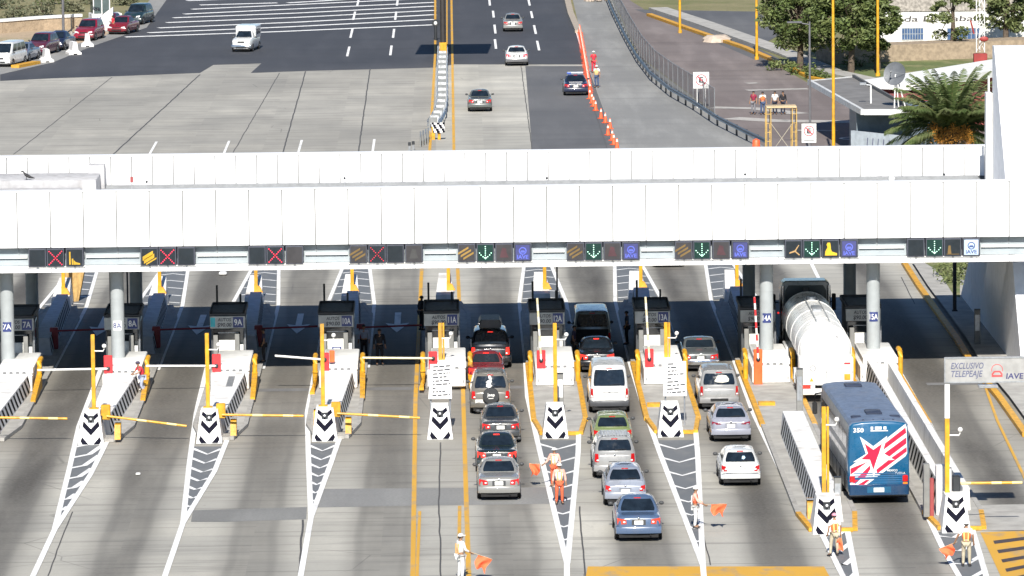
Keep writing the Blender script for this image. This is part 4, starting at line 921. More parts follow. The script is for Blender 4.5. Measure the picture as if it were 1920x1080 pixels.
# lane between islands 11 and 12
t, Y, q = car('black minivan with a roof box standing in the canopy shade', 'minivan', (920, 692), 'mini', P_BLACK, name='minivan', brake=True)
a = MB(); a.loft([[Vector((s_ * .5 * w_, Y(y), 1.84 + z)) for s_, z in ((-1, .02), (-1.05, .22), (-.85, .40), (.85, .40), (1.05, .22), (1, .02))] for y, w_ in ((.75, .9), (.8, 1.04), (2.6, 1.04), (2.9, .8))]); rb_ = a.build('roof_box', M('roof_box_grey', (.05, .052, .055), .45), t)
a = MB(); a.box(-.58, .58, Y(.77), Y(.775), 2.05, 2.075); a.ball((0, Y(.765), 2.1), (.09, .012, .02), 8, 4); a.build('box_handle', CHROME, rb_)
a = MB(); a.bbox(-.7, -.3, Y(-.016), Y(.01), .93, .955, .004); a.build('nameplate', CHROME, t)
car('dark red sedan squeezed between the black minivan and the beige off-roader', 'car', (912, 727), 'sedan', P_RED, brake=True, L=4.0)
t, Y, q = car('beige off-roader with a covered spare wheel on its tailgate', 'SUV', (920, 778), 'suv', P_BEIGE, name='off_roader', bumper=paint('bumper_taupe', (.11, .10, .085)), L=4.4, W=1.82, H=1.8, plate=False, rack=True)
a = MB()
a.loft([[Vector((.02 + r * _c(2 * math.pi * i / 28), Y(y), .86 + r * _s(2 * math.pi * i / 28))) for i in range(28)] for y, r in ((0, .36), (-.2, .37), (-.235, .345), (-.24, .28), (-.235, .001))][::-1]); sp = a.build('spare_wheel_cover', M('vinyl_charcoal', (.03, .032, .034), .55), t)
a = MB(); text(a, 'Jeep', (.02, Y(-.246), .9), (1, 0, 0), (0, 0, 1), .2, .34, .02); a.box(-.09, .13, Y(-.246), Y(-.243), .74, .77); a.build('cover_lettering', WHITE, sp)
a = MB(); a.bbox(-.68, -.34, Y(-.02), Y(0), .52, .68, .006); a.build('number_plate', PLATE, t)
car('dark grey sedan with a round sticker on its rear window, behind the beige off-roader', 'car', (939, 833), 'sedan', P_DGREY, W=1.72, L=4.35)
a = MB(); 
car('dark green black sedan with large red lamps, second in the front queue', 'car', (932, 889), 'sedan', P_DGREEN, brake=True, W=1.75, tz=.96)
car('silver grey sedan at the back of the queue by the yellow line', 'car', (936, 940), 'sedan', P_SILVER, W=1.74, lampm=TAIL)
# between 12 and 13
t, Y, q = car('grey delivery truck with an open dark rear in the canopy shade', 'truck', (1111, 668), 'van', paint('truck_grey', (.20, .24, .25)), name='box_truck', plate=False, W=1.9, H=2.15, rb=(.04, 1.3))
a = MB(); a.bbox(-.78, .78, Y(-.02), Y(.0), .55, 1.3, .01); a.build('open_rear', M('load_bay_black', (.012, .013, .014), .8), t)
t, Y, q = car('black sedan with glowing brake lights in front of the white van', 'car', (1120, 700), 'sedan', P_BLACK, brake=True, W=1.72)
t, Y, q = car('white passenger van in the second queue', 'van', (1143, 776), 'van', P_WHITE, name='van', bumper=M('van_bumper_grey', (.055, .058, .065), .5), W=1.80, H=2.12)
a = MB(); a.box(-.42, .42, Y(-.006), Y(.02), .93, .955); a.build('tailgate_handle', PLAST, t)
car('pale green hatchback behind the white van', 'car', (1149, 845), 'hatch', P_GREEN, W=1.72, L=4.1)
t, Y, q = car('silver estate with roof bars and square red lamps, behind the green hatchback', 'SUV', (1153, 899), 'suv', paint('light_silver', (.27, .27, .265)), name='estate_car', rack='slats', W=1.78, H=1.68, bumper=paint('bumper_silver', (.26, .26, .26)))
t, Y, q = car('bluish silver hatchback just ahead of the blue sedan', 'car', (1173, 951), 'coupe', P_SILB, W=1.70, L=4.2, H=1.5, lamp='corner', tz=.9)
t, Y, q = car('steel blue sedan, last car of the second queue', 'car', (1198, 1017), 'sedan', P_BLUEG, W=1.80, H=1.5, tz=.97, brake=False, lampm=M('orange_red_lamp', (.62, .06, .03), .15, coat=.6))
# between 13 and 14
t, Y, q = car('old grey sedan with a chrome bumper at the edge of the canopy shade', 'car', (1314, 698), 'sedan', P_GREYM, W=1.78, tz=.88, H=1.38, bumper=CHROME, tum=.76)
t, Y, q = car('silver pickup with a canopy and a pale patch on its rear window', 'pickup', (1349, 770), 'pickup', paint('light_silver', (.27, .27, .265)), name='pickup', bumper=M('bumper_grey', (.2, .2, .2), .5), W=1.82, H=1.75, plate=False)
a = MB(); f0 = q['rearw']
a.map2([(.35, .3), (.45, .2), (.62, .16), (.8, .25), (.83, .5), (.76, .8), (.6, .88), (.44, .78), (.4, .55)], lambda u, v, d: f0(u, v) + Vector((0, -.006 - d, .002)), 0, .003); a.build('window_patch', M('cream_patch', (.62, .6, .5), .8), t, 0)
a = MB(); a.box(-.4, .4, Y(-.076), Y(-.06), .42, .54); a.build('step_pad', BLACK, t)
car('bluish silver coupe-backed hatchback behind the silver pickup', 'car', (1371, 830), 'coupe', paint('violet_silver', (.25, .26, .31)), W=1.76, lampm=M('dark_red_lamp', (.22, .01, .03), .15, coat=.6))
t, Y, q = car('small white hatchback with black window seals, last in the third queue', 'car', (1389, 913), 'hatch', P_WHITE, W=1.66)
a = MB(); a.box(-.78, .78, Y(-.085), Y(-.06), .56, .575); a.build('bumper_strip', BLACK, t)
a = MB(); a.map2([(.55, .3), (.62, .25), (.68, .4), (.66, .6), (.58, .62)], lambda u, v, d, f0=q['rearw']: f0(u, v) + Vector((0, -.006, .002 - d)), 0, .003); a.build('window_sticker', M('pale_blue_sticker', (.4, .6, .75), .6), t, 0)
car('dark car driving off beyond the canopy, mostly hidden by its edge', 'car', (1254, 502), 'sedan', P_NAVY)
# beyond the canopy
car('silver sedan farthest away on the right carriageway', 'car', (962, 60), 'sedan', P_SILVER, W=1.72)
car('white sedan on the new asphalt just before the concrete begins', 'car', (969, 124), 'sedan', P_WHITE, W=1.84, bumper=paint('lower_dark', (.12, .12, .125)), tz=1.0, lampm=M('red_led_lamp', (.55, .02, .05), .2))
car('grey sedan driving beside the steel median rail', 'car', (900, 210), 'sedan', paint('olive_grey', (.085, .095, .09)), W=1.74)
t, Y, q = car('dark blue police sedan with a light bar beside the cones', 'police car', (1080, 180), 'sedan', P_NAVY, name='police_car', W=1.84)
a = MB(); a.bbox(-.6, .6, Y(2.0), Y(2.3), 1.5, 1.62, .03); lb = a.build('light_bar', M('bar_white', (.62, .66, .74), .3), t)
a = MB(); a.box(-.62, -.3, Y(1.99), Y(2.31), 1.51, 1.6); a.build('blue_lens', M('blue_lens', (.04, .1, .5), .2), lb)
a = MB(); a.box(-.5, .5, Y(.3), Y(.6), .985, 1.0); a.box(-.42, .42, Y(-.016), Y(.0), .86, .9); a.build('white_stripe', WHITE, t)
# oncoming pickup with a white box
t, Y, q = car('white pickup with a tall white box coming towards the plaza', 'pickup', (452, 98), 'sedan', P_WHITE, name='box_pickup', rz=R(180 - 9), anchor='front', W=1.72, H=1.72, rb=(.3, 1.1), rr=(.5, 1.0), wb=(3.3, 1.12), rf=(2.75, .98), hz=.98, tz=1.05, L=4.5, bumper=CHROME)
a = MB(); a.loft([[Vector((s_ * .84, Y(y), z)) for s_, z in ((-1, 1.0), (-1, 1.95), (-.92, 2.05), (.92, 2.05), (1, 1.95), (1, 1.0))] for y in (.02, 2.35)]); bx = a.build('cargo_box', P_WHITE, t, 30)
a = MB(); 
for sg in (-1, 1): a.box(sg * .842 - .004, sg * .842 + .004, Y(.4), Y(1.9), 1.3, 1.75)
a.build('box_window', GLASS, bx)
# parked along the far left kerb, facing the camera
AN = R(180 - 13)
def parked(label, cat, pix, style, pm, an=AN, **k): return car(label, cat, pix, style, pm, rz=an, anchor='center', **k)
parked('white van parked at the left edge of the photo', 'van', (17, 122), 'van', P_WHITE, name='van', H=1.95)
parked('slate blue sedan parked between the white van and the maroon off-roader', 'car', (45, 113), 'sedan', P_SLATE, L=4.2)
parked('maroon off-roader parked behind the first road block', 'SUV', (80, 101), 'suv', P_MAROON, name='off_roader')
parked('navy sedan parked with its nose behind the maroon off-roader', 'car', (112, 92), 'sedan', P_NAVY, L=4.2, H=1.52)
parked('bright red off-roader parked behind the third road block', 'SUV', (168, 74), 'suv', P_BRED, name='off_roader', an=R(180 - 10))
t, Y, q = parked('dark red sedan parked at the end of the white gore line', 'car', (232, 62), 'sedan', P_RED, an=R(180 - 13), H=1.5)
parked('dark red car half hidden left of the parked dark red sedan', 'car', (205, 55), 'hatch', P_MAROON, an=R(180 - 13), L=3.6)
t, Y, q = parked('dark teal off-roader with its door standing open', 'SUV', (260, 44), 'suv', P_TEAL, name='off_roader', an=R(180 - 13))
a = MB(); m = Matrix.Translation((-q['h'], .55, 0)) @ Matrix.Rotation(R(62), 4, 'Z')
a.bbox(-.04, .04, -1.05, 0, .45, 1.05, .02); a.bbox(-.03, .03, -.95, -.9, 1.05, 1.6, .01); a.bbox(-.03, .03, -.1, -.05, 1.05, 1.55, .01); a.bbox(-.03, .03, -.95, -.05, 1.55, 1.62, .01); a.xf(m); a.build('open_door', P_TEAL, t)
parked('dark car at the very top edge above the parked off-roader', 'car', (312, -4), 'sedan', P_BLACK, an=R(180 - 18))

# ------------------------------------------------------------------ coach
p = G(1648, 946); t = thing('coach', 'blue intercity coach with a red star on its rear', 'bus', (p.x - 6 * _s(R(1.6)), p.y + 6, .02), R(1.6)); L = 12.0; h = 1.25
BUSB = paint('coach_blue', (.003, .085, .19)); BUSR = M('coach_roof', (.11, .15, .225), .5, var=.15, dirt=.3); BUSS = M('coach_side', (.16, .17, .18), .35, var=.2, scale=.8, dirt=.3); BUSD = paint('coach_dark_blue', (.005, .04, .105))
def bring(y, s_=1., zt=3.32):
    hh = [(0, .38), (.93, .38), (.99, .5), (1, 1.0), (1, 2.0), (.975, 2.75), (.94, zt - .14), (.86, zt - .03), (.5, zt + .03), (0, zt + .05)]
    return [Vector((a * h * s_, y, z)) for a, z in hh] + [Vector((-a * h * s_, y, z)) for a, z in hh[-2:0:-1]]
def part_ring(y, lo, hi, s_=1.): pass
a = MB(); a.loft([bring(-6 + d, s_, z) for d, s_, z in ((.0, .93, 3.22), (.03, .965, 3.27), (.1, .985, 3.30), (.3, 1, 3.32))]); a.build('rear_body', BUSB, t, 50)
a = MB(); a.loft([bring(y, s_, z) for y, s_, z in ((-5.7, 1.0, 3.322), (-2, 1, 3.32), (2, 1, 3.32), (5.6, 1, 3.32), (5.9, .97, 3.2), (6, .9, 3.0))]); a.build('body', BUSS, t, 50)
a = MB(); rg = []
for y, e in ((-5.93, 0), (-5.8, .012), (5.5, .012), (5.75, 0)):
    rg.append([Vector((u * h, y, z + e)) for u, z in ((-.945, 3.17), (-.87, 3.29), (-.5, 3.355), (0, 3.375), (.5, 3.355), (.87, 3.29), (.945, 3.17), (.5, 3.1), (0, 3.1), (-.5, 3.1))])
a.loft(rg); rf_ = a.build('roof', BUSR, t, 40)
HS = M('hatch_slate', (.03, .04, .07), .5)
for q in ((-.32, .32, -4.3, -3.3, 3.38, 3.46), (-.35, .35, 3.9, 4.7, 3.38, 3.46), (-.98, -.58, -4.9, -4.5, 3.31, 3.39), (.58, .98, -4.9, -4.5, 3.31, 3.39)): a = MB(); a.bbox(*q, .02); a.build('roof_hatch', HS, rf_)
for sg in (-.6, -.2, .2, .6): a = MB(); a.ball((sg, -5.82, 3.36), (.05, .05, .05), 8, 5); a.build('roof_marker', HS, rf_)
for sg in (-1, 1):
    a = MB(); x = sg * h
    for i in range(7):
        y0 = -5.3 + i * 1.52
        a.add([(x + sg * .006, y0, 1.72), (x + sg * .006, y0 + 1.42, 1.72), (x * .972 + sg * .01, y0 + 1.42, 2.78), (x * .972 + sg * .01, y0, 2.78)], [(0, 1, 2, 3) if sg > 0 else (3, 2, 1, 0)])
    a.build('side_windows', GLASS, t, 0)
    a = MB(); a.box(x - .01, x + sg * .02 + .01, -5.6, 5.5, 1.18, 1.62); a.build('side_stripe', M('coach_pale_stripe', (.34, .35, .36), .4, var=.3, scale=1.2), t)
    a = MB()
    for i in range(6): a.box(x - .012, x + .012, -4.6 + i * 1.6, -4.55 + i * 1.6, .45, 1.15)
    a.box(x - .014, x + .014, -5.5, 5.5, 1.15, 1.18); a.box(x - .016, x + .016, -5.2, -4.6, .55, 1.1); a.build('locker_seam', BLACK, t)
    a = MB()
    for y in (-3.0, 3.6): a.cyl((x * .97, y, .5), (x + sg * .006, y, .5), .56, 20)
    a.build('wheel_arch', BLACK, t)
    for y in (-3.0, 3.6): wheel(t, sg * (h - .15), y, .49, .28)
    a = MB(); a.tube([(x * .9, 5.8, 2.9), (x * 1.12, 6.2, 2.8), (x * 1.14, 6.2, 2.4)], .04, 6); a.bbox(x * 1.14 - .1, x * 1.14 + .1, 6.1, 6.28, 1.95, 2.45, .03); a.build('mirror_arm', BLACK, t)
    a = MB(); a.bbox(sg * 1.06 - .11, sg * 1.06 + .11, -6.03, -5.7, .88, 1.16, .03); tl = a.build('tail_lamp', TAIL, t); a = MB(); a.bbox(sg * 1.06 - .1, sg * 1.06 + .1, -6.02, -5.7, .78, .875, .02); a.build('indicator', LAMPW if sg < 0 else AMBER, tl)
a = MB(); a.add([(-1.0, 6.01, 1.2), (1.0, 6.01, 1.2), (.95, 5.98, 2.9), (-.95, 5.98, 2.9)], [(1, 0, 3, 2)]); a.build('windscreen', GLASS, t, 0)
a = MB(); a.bbox(-1.2, 1.2, -6.12, -5.7, .34, .80, .05); bp = a.build('rear_bumper', BUSD, t)
a = MB(); a.bbox(-.22, .2, -6.14, -6.1, .5, .68, .006); a.build('number_plate', PLATE, bp); a = MB(); a.bbox(-.48, .48, -6.13, -6.1, .47, .72, .006); a.build('plate_panel', M('bumper_teal', (.012, .09, .18), .4), bp)
a = MB()
for i in range(5): a.box(-1.0, .94, -6.015, -5.98, .86 + i * .09, .90 + i * .09)
a.build('engine_louvre', paint('coach_mid_blue', (.012, .11, .26)), t)
a = MB(); a.box(-1.08, 1.08, -6.004, -5.99, 1.235, 1.265); a.box(-.0, .8, -6.01, -5.99, 1.2, 1.23); a.build('panel_gap', BLACK, t)
# the star and its stripes, drawn in photo pixels of the rear panel (889 px wide crop) -> metres
def bx_(u, v): return ((u - 448) / 345 * 1.2, 3.20 - (v - 105) / 335 * 1.20)
def onrear(mb, pts, dep): mb.map2([bx_(*q) for q in pts], lambda u, v, e: (u, -6.0 - dep + e, v), 0, .003)
a = MB()
onrear(a, [(115, 575), (755, 100), (770, 140), (775, 430), (755, 465), (430, 690), (120, 695)], .006); bdw = a.build('stripe_field', WHITE, t, 0)
a = MB()
for q in ([(500, 330), (755, 140), (765, 200), (505, 385)], [(510, 430), (765, 250), (765, 320), (570, 465)], [(590, 480), (768, 360), (770, 410), (560, 562), (430, 655), (418, 610)],
          [(122, 592), (290, 530), (340, 505), (122, 655)], [(205, 693), (345, 560), (352, 600), (290, 693)], [(122, 650), (122, 660), (200, 610), (210, 600)]): onrear(a, q, .011)
a.build('red_stripes', M('coach_red', (.62, .012, .05), .35), t, 0)
a = MB(); onrear(a, [(230, 235), (385, 345), (545, 230), (505, 370), (475, 425), (570, 475), (630, 500), (440, 512), (390, 690), (335, 512), (150, 520), (300, 430)], .016); a.build('star_border', WHITE, t, 0)
a = MB(); onrear(a, [(285, 312), (385, 385), (485, 318), (450, 425), (425, 490), (385, 610), (345, 495), (245, 490), (322, 425)], .021); a.build('star', M('coach_red', (.62, .012, .05), .35), t, 0)
a = MB(); onrear(a, [(150, 830), (150, 790), (235, 715), (395, 715), (225, 832)], .022); a.build('lower_stripe', WHITE, t, 0)
a = MB(); onrear(a, [(150, 826), (165, 800), (300, 722), (345, 722), (210, 826)], .027); onrear(a, [(152, 765), (152, 722), (215, 722)], .027); a.build('lower_red_stripe', M('coach_red', (.62, .012, .05), .35), t, 0)
a = MB(); u, v = bx_(215, 163); text(a, '350', (u, -6.012, v), (1, 0, 0), (0, 0, 1), .24, .42, .03); u, v = bx_(450, 150)
for i, w_ in enumerate((.1, .16, .1, .12)): a.box(u - .33 + i * .17, u - .33 + i * .17 + w_, -6.012, -6.006, v - .03, v + .09)
a.box(u - .34, u + .36, -6.012, -6.006, v - .10, v - .06)
u, v = bx_(603, 620); text(a, 'MEXICO', (u, -6.012, v), (1, 0, 0), (0, 0, 1), .11, .42, .02); u, v = bx_(695, 652); text(a, 'PUEBLA', (u, -6.012, v), (1, 0, 0), (0, 0, 1), .11, .4, .02); a.build('lettering', WHITE, t, 0)
a = MB(); a.box(-1.1, 1.1, -5.9, 5.7, .25, .42); a.build('underbody', BLACK, t)

# ------------------------------------------------------------------ tanker
p = G(1548, 751); t = thing('tanker_truck', 'white tanker lorry with a grey cab shield waiting under the canopy', 'tanker', (p.x, p.y, .02)); TW = M('tank_white', (.66, .66, .64), .3, var=.04, dirt=.1, scale=1.2)
rings = []
for y, s_ in ((-.25, .1), (-.18, .45), (-.05, .78), (.12, .95), (.35, 1), (6, 1), (13.0, 1), (13.35, .93), (13.6, .7), (13.7, .3)):
    rings.append([Vector((1.2 * s_ * _c(2 * math.pi * i / 32), y, 2.22 + 1.2 * s_ * _s(2 * math.pi * i / 32))) for i in range(32)])
a = MB(); a.loft(rings[::-1]); tk = a.build('tank', TW, t, 50)
for y in (.4, 2.8, 6.0, 9.4, 12.8):
    a = MB(); a.loft([[Vector((r * _c(2 * math.pi * i / 32), y + d, 2.22 + r * _s(2 * math.pi * i / 32))) for i in range(32)] for d, r in ((.06, 1.19), (.06, 1.225), (-.06, 1.225), (-.06, 1.19))], caps=False)
    a.build('tank_band', M('band_cream', (.62, .62, .6), .4), tk)
a = MB(); a.bbox(-.22, .22, 5.5, 7.0, 3.38, 3.5, .03); a.cyl((0, 9.8, 3.3), (0, 9.8, 3.55), .25, 14); a.box(-.32, -.28, 1.5, 12, 3.40, 3.46); a.box(.28, .32, 1.5, 12, 3.40, 3.46); a.build('manhole_walkway', STEEL, tk)
a = MB(); [a.box(-.5 + i * .3, -.34 + i * .3, -.09 - .02 * (i in (1, 2)), -.0, 2.84, 2.93) for i in range(4)]
a.build('rear_marks', M('grey_print', (.22, .22, .23), .7), tk)
a = MB(); a.bbox(-1.22, 1.22, -.7, .5, .75, 2.05, .06); cb = a.build('rear_cabinet', TW, t)
a = MB(); a.box(-.01, .01, -.704, -.7, .8, 2.0); a.box(-1.2, 1.2, -.704, -.7, 1.36, 1.375); annulus(a, lambda u, v, d: (u, -.706, v), -.62, 1.55, .11, .14, 16); a.box(.1, .75, -.705, -.7, 1.5, 1.53); a.build('door_seam', M('grey_print', (.22, .22, .23), .7), cb)
a = MB(); a.box(.8, 1.08, -.708, -.7, 1.0, 1.28); a.build('hazard_panel', YEL, cb); a = MB(); a.add([(-.78, -.707, .95), (-.58, -.707, .95), (-.68, -.707, 1.12)], [(0, 1, 2)]); a.build('warning_triangle', YEL, cb); a = MB(); a.box(.8, 1.08, -.708, -.7, 1.72, 1.8); a.build('red_label', RED, cb)
a = MB(); a.bbox(-1.25, 1.25, -.85, -.5, .35, .62, .03); bp = a.build('rear_bumper', WHITE, t)
for sg in (-1, 1):
    a = MB(); a.bbox(sg * .95 - .2, sg * .95 + .2, -.72, -.5, .62, .76, .02); tl = a.build('tail_lamp', BRAKE, t); a = MB(); a.bbox(sg * .62 - .1, sg * .62 + .1, -.71, -.5, .63, .75, .02); a.build('number_plate', PLATE, tl)
    a = MB()
    for y0 in (1.6, 3.0):
        pr_ = [(y0 + .62 * _c(math.pi * i / 10), .5 + .62 * _s(math.pi * i / 10)) for i in range(11)] + [(y0 + .58 * _c(math.pi * i / 10), .5 + .58 * _s(math.pi * i / 10)) for i in range(10, -1, -1)]
        n = len(pr_); a.add([(sg * .8, y, z) for y, z in pr_] + [(sg * 1.26, y, z) for y, z in pr_], [tuple(range(n)), tuple(range(2 * n - 1, n - 1, -1))] + [(i, n + i, n + (i + 1) % n, (i + 1) % n) for i in range(n)])
        wheel(t, sg * 1.08, y0, .5, .3)
    a.build('mudguard', TW, t); a = MB(); a.bbox(sg * 1.06 - .2, sg * 1.06 + .2, 9.2, 11.6, 1.15, 1.25, .03); a.bbox(sg * 1.06 - .2, sg * 1.06 + .2, 9.1, 9.2, .6, 1.25, .02); a.build('mudguard', TW, t)
    for y in (9.7, 11.0, 15.2): wheel(t, sg * 1.08, y, .5, .3)
    a = MB(); a.cyl((sg * 1.1, 13.9, .9), (sg * 1.1, 13.9, 3.6), .08, 10); a.build('exhaust_stack', CHROME, t)
a = MB(); a.box(-.45, .45, -.4, 15.5, .7, 1.05); a.build('chassis', BLACK, t)
a = MB(); CABP = paint('cab_grey', (.20, .22, .23))
a.loft([[Vector((s_ * w_, y, z)) for s_, z in ((-1, .9), (-1.0, 3.3), (-.93, zt - .12), (-.8, zt), (.8, zt), (.93, zt - .12), (1.0, 3.3), (1, .9))] for y, w_, zt in ((14.0, 1.18, 3.75), (14.05, 1.2, 3.82), (15.3, 1.2, 3.8), (16.0, 1.12, 3.2))]); cbn = a.build('cab', CABP, t, 30)
a = MB(); a.loft([[Vector((s_ * .98, y, z)) for s_, z in ((-1, 1.8), (-1.0, 3.35), (-.85, 3.6), (.85, 3.6), (1.0, 3.35), (1, 1.8))] for y in (13.985, 14.02)]); a.build('shield_recess', M('shield_dark', (.012, .022, .026), .4), cbn)
a = MB(); a.cyl((0, 13.95, 3.0), (0, 13.95, 3.5), .14, 12); a.build('air_filter', PLAST, cbn)
for sg in (-1, 1): a = MB(); a.tube([(sg * 1.2, 15.6, 2.6), (sg * 1.45, 15.6, 2.6)], .03, 6); a.bbox(sg * 1.45 - .1, sg * 1.45 + .1, 15.5, 15.7, 2.2, 3.0, .03); a.build('mirror', BLACK, cbn)
a = MB(); a.ball((-1.32, 13.9, 2.3), (.05, .04, .05), 8, 5); a.build('marker_lamp', BRAKE, cbn)
# ------------------------------------------------------------------ people
def skin(name, V, E, rad, mat, parent, root, lvl=1):
    me = bpy.data.meshes.new(name); me.from_pydata([tuple(v) for v in V], E, [])
    ob = bpy.data.objects.new(name, me); COL.objects.link(ob)
    sk = ob.modifiers.new('skin', 'SKIN'); sk.use_smooth_shade = True
    lay = me.skin_vertices[0].data
    for i, r in enumerate(rad):
        lay[i].radius = (r, r) if not isinstance(r, tuple) else r; lay[i].use_root = (i == root)
    if lvl: sb = ob.modifiers.new('sub', 'SUBSURF'); sb.levels = lvl; sb.render_levels = lvl
    m2 = bpy.data.meshes.new_from_object(ob.evaluated_get(bpy.context.evaluated_depsgraph_get()))
    bpy.data.objects.remove(ob); bpy.data.meshes.remove(me)
    m2.name = name; m2.materials.clear(); m2.materials.append(mat); m2.shade_smooth()
    o = bpy.data.objects.new(name, m2); COL.objects.link(o)
    if parent: o.parent = parent
    return o
SKINM = M('skin_tone', (.30, .16, .09), .6, var=.08); HAIR = M('black_hair', (.015, .012, .011), .6); EYE = M('eye_dark', (.02, .015, .015), .3); SHOE = M('shoe_black', (.02, .02, .022), .6)
def cloth(name, c): return M('cloth_' + name, c, .85, var=.15, scale=6)
WHT = cloth('white', (.68, .68, .66)); VEST = cloth('orange_vest', (.80, .17, .05)); KHA = cloth('khaki', (.42, .37, .27)); JEAN = cloth('jeans', (.05, .08, .16)); MARO = cloth('maroon', (.24, .02, .05)); NAV = cloth('navy', (.02, .022, .04)); BLKC = cloth('black', (.016, .016, .02)); ORT = cloth('orange_red', (.62, .12, .05)); PALE = cloth('pale_blue', (.36, .40, .52)); GRYC = cloth('grey', (.18, .18, .2)); PURP = cloth('dusk_purple', (.05, .04, .075)); REDC = cloth('red', (.55, .03, .05)); PINK = cloth('pink', (.75, .30, .38))
STRIPE = M('reflective_yellow', (.75, .72, .25), .5)
def person(label, pos, rz, shirt, trousers, vest=None, hat=None, hatm=WHT, ht=1.66, pose=None, group=None, sleeves='short', stripe=None):
    k = ht / 1.70
    t = thing('person', label, 'person', pos, rz, group)
    J = dict(pel=(0, 0, .93), wai=(0, 0, 1.08), che=(0, .015, 1.29), nb=(0, 0, 1.44), nt=(0, .015, 1.505), hd=(0, .025, 1.585), cr=(0, .02, 1.655))
    for s_, n in ((-1, 'l'), (1, 'r')):
        J.update({'sh' + n: (s_ * .185, 0, 1.39), 'el' + n: (s_ * .25, -.03, 1.12), 'wr' + n: (s_ * .265, .06, .90), 'hi' + n: (s_ * .095, 0, .87), 'kn' + n: (s_ * .11, .03, .49), 'an' + n: (s_ * .12, -.02, .09), 'to' + n: (s_ * .14, .14, .05)})
    J.update(pose or {})
    J = {a: Vector(v) * k for a, v in J.items()}
    RD = dict(pel=(.145, .105), wai=(.13, .095), che=(.155, .11), nb=.065, nt=.052, hd=(.078, .092), cr=(.055, .065), shl=.056, shr=.056, ell=.042, elr=.042, wrl=.029, wrr=.029, hil=.082, hir=.082, knl=.056, knr=.056, anl=.038, anr=.038, tol=.036, tor=.036)
    CH = ['pel', 'wai', 'che', 'nb', 'nt', 'hd', 'cr']
    V = []; E = []; rad = []; ix = {}
    def put(n, p, r): ix[n] = len(V); V.append(p); rad.append(tuple(q * k for q in r) if isinstance(r, tuple) else r * k)
    for n in list(RD): put(n, J[n], RD[n])
    ed = [(CH[i], CH[i + 1]) for i in range(6)]
    for s_ in 'lr': ed += [('che', 'sh' + s_), ('sh' + s_, 'el' + s_), ('el' + s_, 'wr' + s_), ('pel', 'hi' + s_), ('hi' + s_, 'kn' + s_), ('kn' + s_, 'an' + s_), ('an' + s_, 'to' + s_)]
    for s_ in 'lr':
        w_, e = J['wr' + s_], J['el' + s_]; d = (w_ - e).normalized(); sd = d.cross(Vector((0, 1, 0)) if abs(d.y) < .85 else Vector((1, 0, 0))).normalized(); up = sd.cross(d)
        pm_ = w_ + d * .075 * k; put('pa' + s_, pm_, (.036, .026)); ed.append(('wr' + s_, 'pa' + s_))
        for i, (off, ln) in enumerate(((-.028, .062), (-.010, .078), (.010, .072), (.028, .055))):
            a = pm_ + sd * off * k + d * .022 * k; b = a + (d * ln * .6 + up * .012) * k; c = b + (d * ln * .4 + up * .03) * k
            put(f'f{s_}{i}a', a, .0095); put(f'f{s_}{i}b', b, .009); put(f'f{s_}{i}c', c, .0075); ed += [('pa' + s_, f'f{s_}{i}a'), (f'f{s_}{i}a', f'f{s_}{i}b'), (f'f{s_}{i}b', f'f{s_}{i}c')]
        a = w_ + d * .03 * k + up * .03 * k; b = a + (d * .04 + up * .02) * k; put(f't{s_}a', a, .011); put(f't{s_}b', b, .009); ed += [('wr' + s_, f't{s_}a'), (f't{s_}a', f't{s_}b')]
    body = skin('body', V, [(ix[a], ix[b]) for a, b in ed], rad, SKINM, t, ix['pel'], 1)
    # face on the head
    H = J['hd']; fwd = (Vector(J['hd']) - Vector(J['nt'])); fy = Vector((0, 1, 0))
    a = MB()
    for s_ in (-1, 1): a.ball(H + Vector((s_ * .032, .082, .012)) * k, (.011 * k, .008 * k, .007 * k), 8, 5)
    a.build('eyes', EYE, t)
    a = MB(); a.loft([[H + Vector((x * .018, y, z)) * k for x, y, z in ((-1, .08, -.025), (0, .115, -.022), (1, .08, -.025), (0, .07, -.03))], [H + Vector((x * .006, y, z)) * k for x, y, z in ((-1, .082, .02), (0, .092, .02), (1, .082, .02), (0, .07, .02))]])
    for s_ in (-1, 1): a.ball(H + Vector((s_ * .082, -.005, 0)) * k, (.012 * k, .024 * k, .032 * k), 8, 5)
    a.build('nose_and_ears', SKINM, t); a = MB(); a.ball(H + Vector((0, .084, -.048)) * k, (.024 * k, .007 * k, .006 * k), 8, 4); a.build('mouth', M('lips', (.28, .10, .08), .6), t)
    a = MB(); rings = []
    for i in range(6):
        ph = math.pi / 2 * i / 5.2; rings.append([H + Vector((.094 * _c(ph) * _c(q * .5236), -.012 + .108 * _c(ph) * _s(q * .5236), .015 + .09 * _s(ph) - .035 * (1 if _s(q * .5236) < -.2 and i == 0 else 0))) * k for q in range(12)])
    a.loft(rings); a.build('hair', HAIR, t, 60)
    # clothes: the same skeleton, a little fuller
    def shell(name, names, edges, grow, mat, root, over=None):
        VV = []; RR = []; jx = {}
        for n in names:
            p = Vector((over or {}).get(n, J.get(n))); r = RD.get(n, .05); jx[n] = len(VV); VV.append(p); RR.append(tuple((q + grow) * k for q in r) if isinstance(r, tuple) else (r + grow) * k)
        return skin(name, VV, [(jx[a_], jx[b_]) for a_, b_ in edges], RR, mat, t, jx[root], 1)
    mid = {'m' + s_: (J['sh' + s_] * .25 + J['el' + s_] * .75) if sleeves == 'short' else (J['el' + s_] * .2 + J['wr' + s_] * .8) for s_ in 'lr'}
    RD['ml'] = RD['mr'] = .046 if sleeves == 'short' else .034
    names = ['pel', 'wai', 'che', 'nb', 'shl', 'shr', 'ml', 'mr']; edges = [('pel', 'wai'), ('wai', 'che'), ('che', 'nb')]
